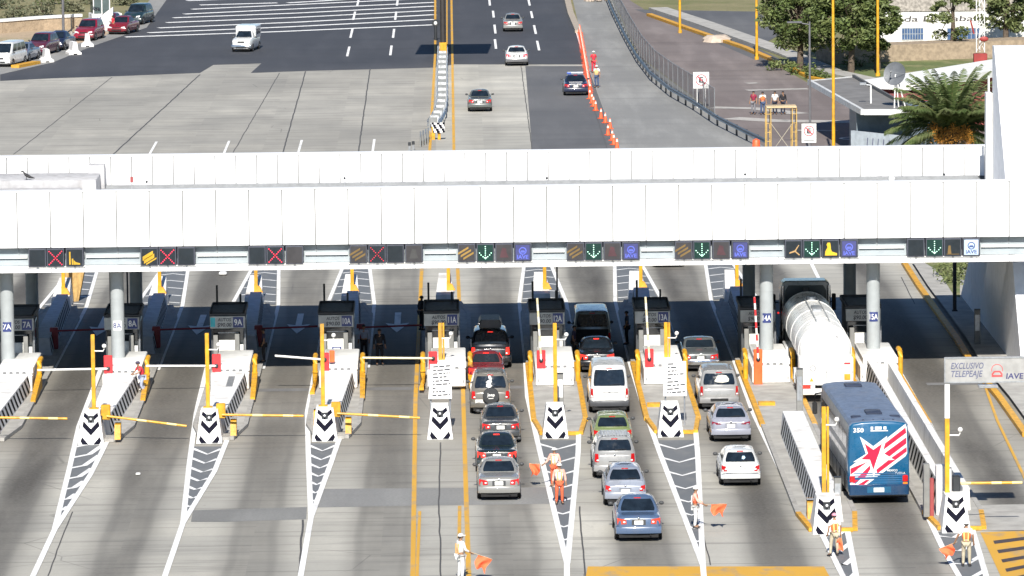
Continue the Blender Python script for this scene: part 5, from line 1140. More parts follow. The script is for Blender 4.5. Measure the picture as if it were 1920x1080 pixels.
    for s_ in 'lr':
        if sleeves == 'short': edges += [('che', 'sh' + s_), ('sh' + s_, 'm' + s_)]
        else: names.append('el' + s_); edges += [('che', 'sh' + s_), ('sh' + s_, 'el' + s_), ('el' + s_, 'm' + s_)]
    shell('shirt', names, edges, .014, shirt, 'pel', mid)
    shell('trousers', ['pel', 'hil', 'hir', 'knl', 'knr', 'anl', 'anr'], [('pel', 'hil'), ('pel', 'hir'), ('hil', 'knl'), ('knl', 'anl'), ('hir', 'knr'), ('knr', 'anr')], .019, trousers, 'pel')
    for s_ in 'lr':
        a = MB(); A, T = J['an' + s_], J['to' + s_]; d = (T - A); d.z = 0; L_ = d.length; d.normalize(); ss = Vector((-d.y, d.x, 0)); b0 = A - d * .07 * k; b0.z = min(A.z, T.z) - .085 * k + .035 * k
        a.loft([[b0 + d * (f * .29 * k) + ss * (wd * q) * k + Vector((0, 0, z * k)) for q, z in ((-1, 0), (1, 0), (1, hh * .6), (.5, hh), (-.5, hh), (-1, hh * .6))] for f, wd, hh in ((0, .03, .09), (.15, .042, .10), (.45, .045, .085), (.8, .05, .055), (1, .03, .035))]); a.build('shoe', SHOE, t)
    if vest:
        vo = {'vl': J['che'] * .25 + J['shl'] * .75, 'vr': J['che'] * .25 + J['shr'] * .75, 'vt': J['che'] * .3 + J['nb'] * .7, 'vb': J['pel'] * .6 + J['wai'] * .4}
        RD.update(vl=.07, vr=.07, vt=.08, vb=(.15, .11))
        vv = shell('safety_vest', ['vb', 'wai', 'che', 'vt', 'vl', 'vr'], [('vb', 'wai'), ('wai', 'che'), ('che', 'vt'), ('che', 'vl'), ('che', 'vr')], .032, vest, 'vb', vo)
        if stripe:
            for sd in (-1, 1):
                for f in (-1, 1):
                    a = MB()
                    p0 = J['pel'] + Vector((sd * .07, f * .145, .05)) * k; p1 = J['che'] + Vector((sd * .085, f * .15, .06)) * k
                    a.tube([p0, (p0 + p1) / 2 + Vector((0, f * .008, 0)), p1], .022 * k, 5); a.build('reflective_stripe', stripe, vv)
    if hat:
        a = MB(); rings = []
        for i in range(6):
            ph = math.pi / 2 * i / 5.2; rings.append([H + Vector((.104 * _c(ph) * _c(q * .4488), -.006 + .122 * _c(ph) * _s(q * .4488), .035 + .1 * _s(ph))) * k for q in range(14)])
        a.loft(rings)
        if hat == 'cap': a.loft([[H + Vector((x, y, .04)) * k for x, y in ((-.08, .07), (-.06, .17), (0, .2), (.06, .17), (.08, .07))], [H + Vector((x, y, .055)) * k for x, y in ((-.08, .07), (-.06, .17), (0, .2), (.06, .17), (.08, .07))]])
        else: a.loft([[H + Vector((r * .12 * _c(q * .4488), -.002 + r * .145 * _s(q * .4488), z)) * k for q in range(14)] for r, z in ((.85, .03), (1.05, .032), (1.05, .042), (.85, .05))])
        a.build('cap' if hat == 'cap' else 'helmet', hatm, t, 50)
    return t, J, k
def flag(label, root, hand, d, L=.75, droop=.1, cl=(.55, .5), sgn=1):
    """cloth flag on a stick, gripped at the hand; points given in the holder's space"""
    m = Matrix.Translation(root.location) @ Matrix.Rotation(root.rotation_euler.z, 4, 'Z')
    t = thing('signal_flag', label, 'flag', m @ Vector(hand), root.rotation_euler.z, 'orange signal flags'); d = Vector(d).normalized()
    a = MB(); a.tube([-d * .12, d * L], .011, 6); a.build('stick', M('pale_wood', (.45, .33, .2), .7), t)
    sd = Vector((0, 0, -1)); sd = (sd - d * sd.dot(d)).normalized() if abs(d.z) < .9 else Vector((sgn, 0, 0)); n = d.cross(sd)
    def P(u, v): return d * (L - cl[0] + cl[0] * u * (1 - .3 * v)) + sd * cl[1] * v + n * (.11 * _s(7 * u + 4 * v) * (.25 + v)) + d * (.07 * _s(5 * v + 2)) * v + sd * (.06 * _s(8 * u)) * v + Vector((0, 0, -.08 * v * u))
    a = MB(); a.grid(P, 10, 8); o = len(a.v); nf = len(a.f)
    a.grid(lambda u, v: P(u, v) + n * .006, 10, 8); a.build('flag_cloth', FLAGM, t, 80)
FG = 'flag men on the plaza'
def gp(x, y, z=0.0): p = G(x, y, z); return (p.x, p.y, z)
# facing: rz = pi looks towards the camera
pr_, J, k = person('flag man in white with a white cap standing on the right yellow line', gp(864, 1087, .02), R(-60), WHT, WHT, vest=cloth('white_vest', (.7, .68, .6)), hat='cap', group=FG, sleeves='long', ht=1.72, stripe=M('reflective_orange', (.8, .4, .1), .5), pose=dict(elr=(.26, .06, 1.13), wrr=(.22, .28, 1.02)))
flag('orange flag held low by the man at the bottom edge', pr_, J['wrr'] + Vector((.02, .08, -.02)), (.45, .75, -.3), .78, cl=(.55, .45))
pr_, J, k = person('worker in a white helmet with an orange flag, on the hatching of island 12A', gp(1040, 912, .02), R(160), cloth('orange_white', (.78, .40, .32)), ORT, vest=WHT, hat='helmet', group=FG, sleeves='long', ht=1.6, stripe=M('reflective_orange', (.8, .4, .1), .5), pose=dict(elr=(.30, .05, 1.12), wrr=(.42, .16, 1.0)))
flag('round looking orange flag held out on the hatching of island 12A', pr_, J['wrr'] + Vector((.05, .03, -.02)), (.85, .2, .05), .55, cl=(.42, .42))
pr_, J, k = person('worker in orange trousers and white helmet, nearer of the two on the island 12A hatching', gp(1049, 945, .02), R(185), cloth('orange_white', (.78, .40, .32)), ORT, vest=WHT, hat='helmet', group=FG, sleeves='long', ht=1.66, stripe=M('reflective_orange', (.8, .4, .1), .5))
pr_, J, k = person('flag man in white trousers on the tip of the island 13A hatching', gp(1304, 990, .02), R(-100), cloth('orange_white', (.78, .40, .32)), WHT, vest=ORT, hat='cap', group=FG, sleeves='long', ht=1.62, stripe=WHT, pose=dict(elr=(.2, .14, 1.12), wrr=(.10, .36, 1.0), ell=(-.22, .12, 1.12), wrl=(-.05, .34, .98)))
flag('orange flag streaming to the right beside the man in white trousers', pr_, J['wrr'] + Vector((.0, .06, 0)), (.05, 1, .05), .85, cl=(.62, .36))
pr_, J, k = person('man in khaki trousers and pink cap seen from behind in front of the nose 14A', gp(1565, 1042, .02), R(15), WHT, KHA, vest=VEST, hat='cap', hatm=PINK, group=FG, ht=1.62, stripe=STRIPE, pose=dict(knl=(-.14, .04, .49), anl=(-.2, -.06, .09), tol=(-.24, .1, .05), wrr=(.26, .02, .9)))
flag('orange red flag hanging from the hand of the man by the nose 14A', pr_, J['wrr'] + Vector((.02, .0, -.08)), (.12, -.1, -1), .62, cl=(.5, .2), sgn=-1)
pr_, J, k = person('man in khaki trousers and white cap beside the nose 15A, seen from behind', gp(1812, 1062, .02), R(-8), WHT, KHA, vest=VEST, hat='cap', group=FG, ht=1.70, stripe=STRIPE, pose=dict(ell=(-.32, .0, 1.14), wrl=(-.42, .06, .93)))
flag('red orange flag held out to the left beside the nose 15A', pr_, J['wrl'] + Vector((-.03, .02, -.06)), (-.9, -.1, -.35), .62, cl=(.52, .36))
person('man in a red vest and pale blue trousers leaning against the striped barrier 8A', (XK(8) + 1.02, -3.6, .16), R(120), REDC, PALE, vest=REDC, hat='cap', hatm=PURP, ht=1.62, pose=dict(pel=(0, -.02, .88), che=(0, .10, 1.24), nb=(0, .16, 1.38), nt=(0, .19, 1.44), hd=(0, .21, 1.52), cr=(0, .2, 1.59), shl=(-.185, .12, 1.34), shr=(.185, .12, 1.34), ell=(-.24, .26, 1.12), wrl=(-.12, .42, 1.06), elr=(.24, .26, 1.12), wrr=(.12, .42, 1.06), knl=(-.12, .12, .48), anl=(-.14, -.12, .09), tol=(-.15, .05, .05), knr=(.12, -.08, .47), anr=(.13, -.3, .09), tor=(.14, -.14, .05)))
person('dark clothed man standing at the left side of booth 11A', (XK(11) - 1.25, 19.0, .16), R(-60), BLKC, BLKC, ht=1.75, sleeves='long', pose=dict(elr=(.26, .08, 1.14), wrr=(.2, .3, 1.05)))
person('person in a pale shirt in the shade beside booth 10A', gp(683, 672, .02), R(170), PALE, BLKC, ht=1.66, sleeves='long')
person('person in black standing in lane 10A in the canopy shade', gp(712, 684, .02), R(-170), BLKC, BLKC, ht=1.75, sleeves='long')
person('attendant in dusk purple at the right side of booth 9A', (XK(9) + 1.25, 7.5, .16), R(90), PURP, BLKC, ht=1.62)
person('attendant in dark purple at the right side of booth 12A', (XK(12) + 1.1, 7.0, .16), R(-100), PURP, BLKC, ht=1.66)
person('attendant in dark blue at the left side of booth 13A', (XK(13) - 1.2, 12.5, .16), R(80), cloth('slate', (.05, .06, .09)), BLKC, ht=1.66)
LG = 'men standing in the brown car park'
for x, y, rz, sh, tr, lab, ve in ((1413, 214, 150, MARO, GRYC, 'man in a maroon shirt, left of the four standing in the car park', None), (1430, 215, 190, WHT, JEAN, 'man in an orange vest among the four in the car park', VEST), (1453, 214, 160, WHT, NAV, 'man in a white shirt behind the yellow scaffold', None), (1468, 214, 200, BLKC, NAV, 'man in black behind the right leg of the yellow scaffold', None)):
    person(lab, gp(x, y, .02), R(rz), sh, tr, vest=ve, ht=1.68, group=LG, sleeves='long' if sh is BLKC else 'short')
person('worker in red holding onto the row of cones', gp(1113, 136, .02), R(200), REDC, REDC, hat='helmet', ht=1.7, group='workers at the cones')
person('worker in an orange vest and jeans at the cones by the police car', gp(1119, 164, .02), R(160), WHT, JEAN, vest=cloth('pale_orange', (.75, .38, .18)), hat='helmet', ht=1.7, group='workers at the cones', stripe=STRIPE)
person('person in red beside the parked dark red car at the far left', gp(212, 64, .02), R(120), REDC, BLKC, ht=1.65)
# ------------------------------------------------------------------ cones
def cone0(label, pos):
    t = thing('traffic_cone', label, 'traffic cone', pos, 0, 'orange traffic cones along the closed lane')
    a = MB(); a.bbox(-.2, .2, -.2, .2, 0, .05, .012); a.loft([[Vector((r * _c(q * .5236), r * _s(q * .5236), z)) for q in range(12)] for z, r in ((.05, .15), (.45, .085), (.72, .035), (.74, .02))]); a.build('cone_body', M('cone_orange', (.85, .12, .04), .5), t)
    a = MB(); a.loft([[Vector((r * _c(q * .5236), r * _s(q * .5236), z)) for q in range(12)] for z, r in ((.5, .082), (.66, .054))], caps=False); a.build('pale_collar', M('cone_collar', (.8, .68, .6), .5), t)
    return t
SPOTS = [(1110, 192), (1113, 198), (1117, 206), (1127, 221), (1135, 229), (1144, 240), (1140, 252), (1148, 262), (1151, 270), (1157, 278), (1106, 184)]
CL = ['cone just right of the police car', 'second cone below the police car', 'third cone below the police car', 'lone cone below the three by the police car', 'cone in the middle of the bent row', 'cone where the row bends right', 'upper cone of the cluster near the canopy edge', 'cone in the middle of the cluster near the canopy edge', 'lower cone of the cluster near the canopy edge', 'cone closest to the canopy edge', 'cone touching the police car\'s rear corner']
cn = None
for (x, y), lab in zip(SPOTS, CL):
    q = G(x, y + 2); cn = cone0('orange traffic ' + lab, (q.x, q.y, .02)) if cn is None else dup(cn, (q.x, q.y, .02), rnd.random(), 'orange traffic ' + lab)
for i in range(50):
    f = i / 49; x = 1087 + 19 * f ** 1.1; y = 62 + 112 * f ** 1.15; q = G(x, y)
    dup(cn, (q.x, q.y, .02), rnd.random(), 'orange cone in the dense straight row above the police car')
# kerb of the closed lane ahead of the cones
pk = MB(); pk_p = [Vector(G(*q)[:2]) for q in ((1062, -25), (1076, 30), (1090, 62))]
wall_line(pk, pk_p[::-1], -.55, .02, .3); struct('kerb_strip', pk, M('wall_buff', (.35, .3, .24), .8))

# ------------------------------------------------------------------ steel median rail, chevron end, billboard post
rail_pix = [(812, 246), (818, 238), (826, 222), (829, 200), (829, 178), (829, 156), (829, 136), (830, 118), (830, 104)]
RP = [Vector(G(*q)) for q in rail_pix]
t = thing('crash_cushion', 'long galvanised steel crash cushion of stacked rails in the median', 'crash barrier', (0, 0, 0))
P = []
for a_, b_ in zip(RP[:-1], RP[1:]):
    n = max(2, int((b_ - a_).length / 2.2)); P += [a_.lerp(b_, i / n) for i in range(n)]
P.append(RP[-1])
a = MB(); po = MB(); 
for sg in (-1, 1):
    a = MB()
    for i in range(0, len(P) - 1):
        w0 = sg * (.32 + .02 * (i % 2)); A, B_ = P[i], P[i + 1]; d = (B_ - A).normalized(); n_ = Vector((d.y, -d.x, 0))
        A2 = A - d * .35
        for z0 in (.32, .62):
            pf = [(0, 0), (.07, .05), (.0, .11), (.07, .17), (0, .23)]
            a.add([A2 + n_ * (w0 + sg * (q + .03)) + Vector((0, 0, z0 + z)) for q, z in pf] + [B_ + n_ * (w0 + sg * q) + Vector((0, 0, z0 + z)) for q, z in pf], [(j, j + 1, 6 + j, 5 + j) for j in range(4)])
    a.build('rail_panels', M('bright_steel', (.6, .61, .61), .4, .25, scale=6, var=.3), t, 30)
for i, q in enumerate(P): po = MB(); po.bbox(q.x - .3, q.x + .3, q.y - .05, q.y + .05, 0, .97, .01); po.build('diaphragm_post', M('bright_steel', (.6, .61, .61), .4, .25) if i % 2 else M('old_steel', (.25, .26, .26), .5, .4), t)
q = G(818, 262); t = thing('chevron_end', 'curved black and white striped end panel of the median rail on a yellow foot', 'crash barrier', (q.x, q.y, 0))
a = MB(); fi = []; n = 18
for i in range(n):
    a0, a1 = -1.35 + 2.3 * i / n, -1.35 + 2.3 * (i + 1) / n
    f = lambda g, z: Vector((.15 + .55 * _s(g), .3 - .55 * _c(g), z))
    for j in range(5):
        z0, z1 = .5 + j * .14, .5 + (j + 1) * .14; sk = lambda z: (z - .5) * .9
        fi.append(int((i + j * 1.6) / 3) % 2); a.add([f(a0, z0), f(a1, z0), f(a1, z1), f(a0, z1)], [(0, 1, 2, 3)])
o = a.build('striped_panel', [WHITE, BLKP], t, 0)
for f_, m_ in zip(o.data.polygons, fi): f_.material_index = m_
a = MB(); a.bbox(-.32, -.08, -.1, .2, 0, .9, .02); a.bbox(.1, .3, -.1, .2, 0, .5, .02); a.build('yellow_foot', YEL, t)
for x, y, lab in ((768, 284, 'dark stub post right behind the canopy edge, left of the striped end'), (775, 282, 'second dark stub post behind the canopy edge')):
    q = G(x, y); t = thing('stub_post', lab, 'post', (q.x, q.y, 0), 0, 'dark stub posts'); a = MB(); a.bbox(-.08, .08, -.08, .08, 0, .4, .01); a.build('post_foot', GREYM, t); a = MB(); a.bbox(-.1, .1, -.1, .1, .4, .62, .02); a.build('post_head', DARK, t)
t = thing('loose_rail', 'short stack of steel rails lying left of the striped end', 'rail', (G(797, 274).x, G(797, 274).y, 0)); a = MB()
for i in range(4): a = MB(); a.bbox(-.35 + i * .17, -.26 + i * .17, -1 + i * .9, 3 + i * .9, .0, .75, .02); a.build('rail_length', M('old_steel', (.25, .26, .26), .5, .4), t)
q = G(831, 114); t = thing('billboard', 'tall dark post with a yellow painted foot in the median, its board above the picture', 'billboard', (q.x, q.y, 0))
a = MB(); a.cyl((0, 0, .0), (0, 0, 6.2), .22, 16); a.build('post', M('dark_brown_post', (.03, .025, .022), .6), t); a = MB(); a.bbox(-.3, .3, -.3, .3, .5, 1.5, .03); a.build('painted_foot', YELP, t)
a = MB(); a.bbox(-2.6, 3.4, -.3, .3, 5.6, 13.6, .05); a.build('board', WHITE, t)
# median planting strip and low dividers beyond
a = MB(); 
wall_line(a, [Vector(G(*q)[:2]) for q in ((826, 98), (824, -25))], .35, 0, .55); o = tag(a.build('median_wall', M('wall_buff', (.35, .3, .24), .8), None), 'low buff median wall left of the dark billboard post', 'wall')
q = G(817, 76); t = thing('median_sign_post', 'dark signal post with a round white face left of the median', 'signal', (q.x, q.y, 0)); a = MB(); a.cyl((0, 0, 0), (0, 0, 1.2), .14, 10); a.build('post', DARK, t)
a = MB(); a.loft([[Vector((r * _c(i * .5236), -.1 + y, 1.5 + r * _s(i * .5236))) for i in range(12)] for y, r in ((.2, .3), (0, .32), (-.04, .3))][::-1]); a.build('head', DARK, t); a = MB(); a.ball((0, -.16, 1.5), (.14, .03, .16), 10, 6); a.build('face', WHITE, t)

# ------------------------------------------------------------------ left side: wall, road blocks, hut, lamp, shrubs
wp = [G(-60, 66), G(0, 62), G(75, 56), G(150, 52)]
wp = [Vector(q[:2]) for q in wp]
a = MB(); wall_line(a, wp, .4, 0, 1.0); t = thing('boundary_wall', 'low white capped wall along the dry grass at the far left', 'wall', (0, 0, 0)); a.build('wall', EARTH, t); a = MB()
wall_line(a, wp, .5, 1.002, 1.25); a.build('coping', WHITE, t)
for (x, y, rz, lab) in ((86, 117, 12, 'white concrete road block nearest the yellow kerb piece'), (137, 103, 16, 'white concrete road block in front of the navy car, wide one'), (163, 88, 5, 'white concrete road block in front of the red off-roader, end on')):
    q = G(x, y); t = thing('road_block', lab, 'road block', (q.x, q.y + .6, .02), R(rz), 'white concrete road blocks by the parked cars'); a = MB()
    pf = [(-.42, 0), (-.42, .16), (-.2, .36), (-.13, 1.0), (.13, 1.0), (.2, .36), (.42, .16), (.42, 0)]
    wd = .75
    a.loft([[Vector((u * 1.25, y_, z * 1.05)) for u, z in pf][::-1] for y_ in (-wd, wd)][::-1]); a.build('block', WHITEC, t, 20); a = MB(); a.box(-.15, .15, -wd - .003, -wd + .1, 0, .09); a.build('drain_slot', BLACK, t)
a = MB(); wall_line(a, [Vector(G(*q)[:2]) for q in ((36, 128), (76, 120))], -.7, .0, .25); struct('yellow_kerb', a, YEL)
a = MB(); wall_line(a, [Vector(G(*q)[:2]) for q in ((120, 82), (150, 66), (196, 56))], -.5, .0, .25); struct('kerb', a, CONC)
def pole(px, py, h, r, mat, name, label, cat, grp=None, z=0):
    q = G(px, py); t = thing(name, label, cat, (q.x, q.y, z), 0, grp); a = MB(); a.tube([(0, 0, 0), (0, 0, h * .5), (0, 0, h)], [r, r * .85, r * .7], 10); a.build('pole', mat, t); a = MB(); a.cyl((0, 0, 0), (0, 0, .25), r * 1.6, 10); a.build('foot', CONC if mat is not YELP else YEL, t); return t
LP = M('lamp_post_grey', (.12, .12, .13), .5)
t = pole(119, 66, 9, .13, LP, 'street_lamp', 'grey lamp post in front of the white capped wall at the far left', 'street lamp'); a = MB(); a.tube([(0, 0, 9), (1.5, 0, 9.3)], .06, 6); a.bbox(1.3, 2.2, -.15, .15, 9.2, 9.35, .04); a.build('lamp_head', LP, t)
t = pole(134, 64, 1.7, .06, DARK, 'dark_post', 'thin dark post right of the grey lamp post', 'post')
q = G(196, 50); t = thing('guard_hut', 'small white hut with a glazed front behind the red off-roader', 'hut', (q.x, q.y, 0), R(12))
a = MB(); a.bbox(-1.1, 1.6, 0, 2.2, 0, 1.15, .04); a.build('hut_base', WHITEC, t); a = MB(); a.box(-.95, .5, .1, 2.0, 1.16, 2.6); a.build('glazing', M('hut_glass', (.09, .12, .12), .1), t); a = MB(); a.bbox(-1.2, .8, -.2, 2.3, 2.62, 2.8, .03)
for u in (-.95, -.2, .5): a.box(u - .04, u + .04, .05, .1, 1.16, 2.62)
a.build('hut_frame', WHITE, t)
q = G(200, 60); t = thing('wall_panel', 'white slanted ramp wall between the red off-roader and the hut', 'wall', (q.x, q.y, 0), R(-10)); a = MB(); a.loft([[(-.5, 0, 0), (.5, 0, 0), (.5, .3, 0), (-.5, .3, 0)], [(-.5, 0, 1.4), (.6, 0, 2.2), (.6, .3, 2.2), (-.5, .3, 1.4)]]); a.build('panel', WHITEC, t, 20); a = MB(); a.box(-.52, .52, -.02, 0, .02, .16); a.build('plinth', GREYM, t)

# ------------------------------------------------------------------ foliage
def leafmat(name, a_, b_, c_):
    t = NT(name); t.pos(); ri = t.geo.outputs['Random Per Island']
    c = t.mix(t.rng(ri, 0, 1, smooth=False), a_, b_); n = t.noise(.55, 3); c = t.mix(t.rng(n, .45, .68, 0, .7), c, c_)
    t.fin(c, .6); t.b.inputs['Specular IOR Level'].default_value = .3
    return t.m
LEAFD = leafmat('dark_leaves', (.05, .075, .022), (.125, .165, .05), (.19, .215, .085)); LEAFM = leafmat('olive_leaves', (.065, .09, .03), (.14, .165, .06), (.19, .205, .095)); LEAFP = leafmat('palm_leaves', (.045, .075, .02), (.10, .14, .045), (.17, .19, .09)); SHR = leafmat('shrub_leaves', (.06, .075, .04), (.13, .14, .08), (.2, .19, .12))
BARK = M('bark', (.10, .075, .055), .9, var=.3, scale=8)
def leaves(mb, c, r, n, size, rg):
    for _ in range(n):
        while True:
            v = Vector((rg.uniform(-1, 1), rg.uniform(-1, 1), rg.uniform(-1, 1)))
            if v.length < 1: break
        v = v.normalized() * v.length ** .6
        p = Vector(c) + Vector((v.x * r[0], v.y * r[1], v.z * r[2])); a = Vector((rg.gauss(0, 1), rg.gauss(0, 1), rg.gauss(0, .6))).normalized(); b = a.cross(Vector((rg.gauss(0, 1), rg.gauss(0, 1), rg.gauss(0, 1)))).normalized(); s_ = size * rg.uniform(.5, 1.3)
        mb.add([p - a * s_, p + b * s_ * .38, p + a * s_, p - b * s_ * .38], [(0, 1, 2, 3)])
def tree(label, px, py, h, rx, rz_, zc, mat, seed, n=60, per=70, name='tree', size=.2, droop=0, grp=None):
    rg = random.Random(seed); q = G(px, py); t = thing(name, label, 'tree', (q.x, q.y, 0), 0, grp)
    a = MB(); top = Vector((rg.uniform(-.3, .3), 0, zc + rz_ * .4)); a.tube([(0, 0, 0), (.05, 0, zc * .4), (top * .6)[:], top], [.28, .22, .15, .05], 8)
    cr = MB(); 
    for i in range(n):
        while True:
            v = Vector((rg.uniform(-1, 1), rg.uniform(-1, 1), rg.uniform(-1, 1)))
            if .25 < v.length < 1: break
        taper = 1 - .35 * max(0, v.z)
        c = Vector((v.x * rx * taper, v.y * rx * .8 * taper, zc + v.z * rz_)); rr = rg.uniform(.5, 1.0) * rx * .33
        leaves(cr, c, (rr, rr, rr * .62), int(per * 1.9), size, rg)
        if i % 3 == 0:
            b0 = top * rg.uniform(.35, .9); a.tube([b0, b0.lerp(c, .5) + Vector((0, 0, .2)), c], [.07, .045, .015], 5)
    a.build('trunk', BARK, t); cr.build('crown', mat, t, 0); return t
TG = 'leafy trees by the car park'
tree('broad dark tree at the rear of the car park, just right of a yellow pole', 1500, 130, 8, 3.3, 3.5, 4.9, LEAFD, 3, 75, 80, grp=TG)
tree('broad dark tree behind the second yellow pole', 1596, 136, 8.5, 3.4, 3.6, 5.0, LEAFD, 8, 80, 80, grp=TG)
tree('narrower dark tree between the two broad ones and the white restaurant', 1645, 132, 7, 1.9, 3.4, 4.4, LEAFD, 12, 50, 80, grp=TG)
tree('small dark tree rising behind the pair above the lamp post', 1555, 112, 8, 3.0, 3.2, 5.4, LEAFM, 15, 50, 70, grp=TG)
tree('loose tree in front of the lettering of the white restaurant', 1786, 108, 6.5, 2.1, 3.0, 4.0, LEAFM, 5, 20, 60, grp=TG)
tree('tree overhanging the right end of the white restaurant', 1885, 100, 7.5, 2.6, 3.2, 4.8, LEAFM, 6, 55, 60, grp=TG)
for i, (px, py, r_, lab) in enumerate(((30, 36, 1.6, 'dusty shrub at the far left corner of the field'), (78, 30, 1.9, 'wide dusty shrub left of the lamp post'), (140, 22, 1.4, 'dusty shrub right of the lamp post'), (12, 16, 2.2, 'tall shrub clipped by the top left corner'), (100, 8, 1.8, 'dark green shrub at the top edge behind the lamp post'), (235, 10, 1.4, 'green shrub above the guard hut'), (180, 8, 1.6, 'pale shrub at the top edge left of the hut'))):
    rg = random.Random(40 + i); q = G(px, py); t = thing('shrub', lab, 'shrub', (q.x, q.y, 0), 0, 'dry shrubs in the field'); a = MB()
    for _ in range(14): leaves(a, (rg.uniform(-.7, .7) * r_, rg.uniform(-.8, .8) * r_, rg.uniform(.15, .55) * r_), (r_ * .33,) * 3, 40, .17, rg)
    a.build('foliage', SHR if i != 4 else LEAFD, t, 0); a = MB()
    for _ in range(5): a.tube([(0, 0, 0), (rg.uniform(-.5, .5) * r_, rg.uniform(-.4, .4), r_ * .7)], [.05, .02], 5)
    a.build('stems', BARK, t)
for i, (px, py, r_, lab) in enumerate(((1465, 132, .7, 'low dark bush at the left end of the car park verge'), (1500, 140, .8, 'dark bush under the left tree'), (1535, 148, .6, 'small dark bush beside the lamp post'), (1615, 126, .9, 'rounded bush behind the grey roof'))):
    rg = random.Random(70 + i); q = G(px, py); t = thing('bush', lab, 'bush', (q.x, q.y, .02), 0, 'bushes under the trees'); a = MB()
    for _ in range(10): leaves(a, (rg.uniform(-1.4, 1.4) * r_, rg.uniform(-.8, .8) * r_, rg.uniform(.2, .8) * r_), (r_ * .5,) * 3, 40, .16, rg)
    a.build('foliage', LEAFD, t, 0); a = MB()
    for _ in range(4): a.tube([(0, 0, 0), (rg.uniform(-.5, .5) * r_, 0, r_ * .7)], [.04, .015], 5)
    a.build('stems', BARK, t)
a = MB(); rg = random.Random(5)
for _ in range(26): q = G(rg.uniform(1735, 1785), rg.uniform(500, 545)); leaves(a, (q.x + 1.0, q.y + 1, .5), (.6, .8, .4), 40, .15, rg)
o = a.build('hedge', LEAFM, None, 0); tag(o, 'low hedge beside the pavement under the canopy edge', 'hedge')

# palm
rg = random.Random(21); q = G(1783, 326); t = thing('palm_tree', 'big feather palm with orange fruit clusters beside the pylon', 'palm', (q.x, q.y, 0))
a = MB(); a.tube([(0, 0, 0), (.05, 0, 1.4), (0, 0, 2.8)], [.5, .42, .46], 14)
for i in range(60): an = i * 2.4; z = .2 + i * .042; a.box(.44 * _c(an) - .06, .44 * _c(an) + .06, .44 * _s(an) - .06, .44 * _s(an) + .06, z, z + .12)
a.build('trunk', BARK, t)
cr = MB(); ra = MB()
for i in range(98):
    an = i * 2.39996 + rg.uniform(-.2, .2); el = R(lerp(84, -14, (i / 98) ** 1.0)) + rg.uniform(-.1, .1); el = max(el, R(46)) if _s(an) < -.45 else el; L_ = rg.uniform(3.7, 4.8)
    d = Vector((_c(an), _s(an), 0)); p = Vector((0, 0, 2.85)) + d * .15; pts = [p]; e = el
    for j in range(14): e -= .03 + .045 * _c(max(e, -1.2)) * (.4 + j / 14); p = p + (d * _c(e) + Vector((0, 0, _s(e)))) * (L_ / 14); pts.append(p)
    ra.tube(pts, [lerp(.045, .008, j / 14) for j in range(15)], 4)
    sd = Vector((-d.y, d.x, 0))
    for j in range(2, 40):
        f = j / 40 * 14; j0 = min(int(f), 13); c = pts[j0].lerp(pts[j0 + 1], f - j0); tg_ = (pts[j0 + 1] - pts[j0]).normalized(); up = tg_.cross(sd) * -1; l = .72 * math.sin(math.pi * min(1, .16 + .84 * j / 40)) ** .6 + .08
        for s_ in (-1, 1):
            v = (sd * s_ * .75 + tg_ * .62 + up * .28 + Vector((0, 0, rg.uniform(-.25, .05)))).normalized() * l; wv = tg_ * .044
            cr.add([c - wv, c + wv, c + v * .6 + wv * .8 + Vector((0, 0, -.02)), c + v + Vector((0, 0, -.1)), c + v * .6 - wv * .8 + Vector((0, 0, -.02))], [(0, 1, 2, 3, 4)])
cr.build('fronds', LEAFP, t, 0); ra.build('frond_ribs', M('palm_rib', (.16, .17, .06), .6), t)
fr = MB()
for i in range(9):
    an = R(205 + i * 17); c = Vector((_c(an) * 1.25, _s(an) * 1.25, 2.65 + rg.uniform(-.6, .35)))
    for _ in range(130): p = c + Vector((rg.gauss(0, .2), rg.gauss(0, .2), rg.gauss(-.1, .28))); fr.ball(p, .035, 5, 3)
    fr.tube([(0, 0, 2.8), c + Vector((0, 0, .4)), c], .03, 5)
fr.build('fruit_clusters', M('date_orange', (.42, .19, .025), .6, var=.3, scale=9), t)

# ------------------------------------------------------------------ right side: fence, rail, signs, poles, scaffold, buildings
fp = [Vector(G(*q)) for q in ((1138, -25), (1158, 30), (1180, 72), (1203, 112), (1228, 142), (1262, 168), (1300, 192), (1340, 218))]
def along(P, step):
    out = []; 
    for a_, b_ in zip(P[:-1], P[1:]):
        n = max(1, round((b_ - a_).length / step)); out += [a_.lerp(b_, i / n) for i in range(n)]
    return out + [P[-1]]
t = thing('chain_link_fence', 'grey chain link fence between the access road and the brown car park', 'fence', (0, 0, 0)); PS = along(fp, 3.2); ms = MB(); rl = MB()
for p in PS: po = MB(); po.cyl((p.x, p.y, 0), (p.x, p.y, 2.05), .035, 6); po.build('fence_post', GREYM, t)
for a_, b_ in zip(PS[:-1], PS[1:]):
    rl.cyl((a_.x, a_.y, 2.0), (b_.x, b_.y, 2.0), .022, 5); d = (b_ - a_); Ln = d.length; d.normalize(); n_ = Vector((d.y, -d.x, 0)); up = Vector((0, 0, 1)); m_ = int((Ln + 1.9) / .11)
    for i in range(m_):
        for sg in (1, -1):
            s0 = -1.9 + i * .11 if sg > 0 else i * .11; lo = max(0, -s0) if sg > 0 else max(0, s0 - Ln); hi = min(1.9, Ln - s0) if sg > 0 else min(1.9, s0)
            if hi <= lo: continue
            A = a_ + d * (s0 + sg * lo) + up * (.08 + lo); B_ = a_ + d * (s0 + sg * hi) + up * (.08 + hi); o = up * .015
            ms.add([A - o, B_ - o, B_ + o, A + o], [(0, 1, 2, 3)])
rl.build('top_rail', GREYM, t); ms.build('wire_mesh', M('mesh_wire', (.17, .18, .19), .6), t, 0)
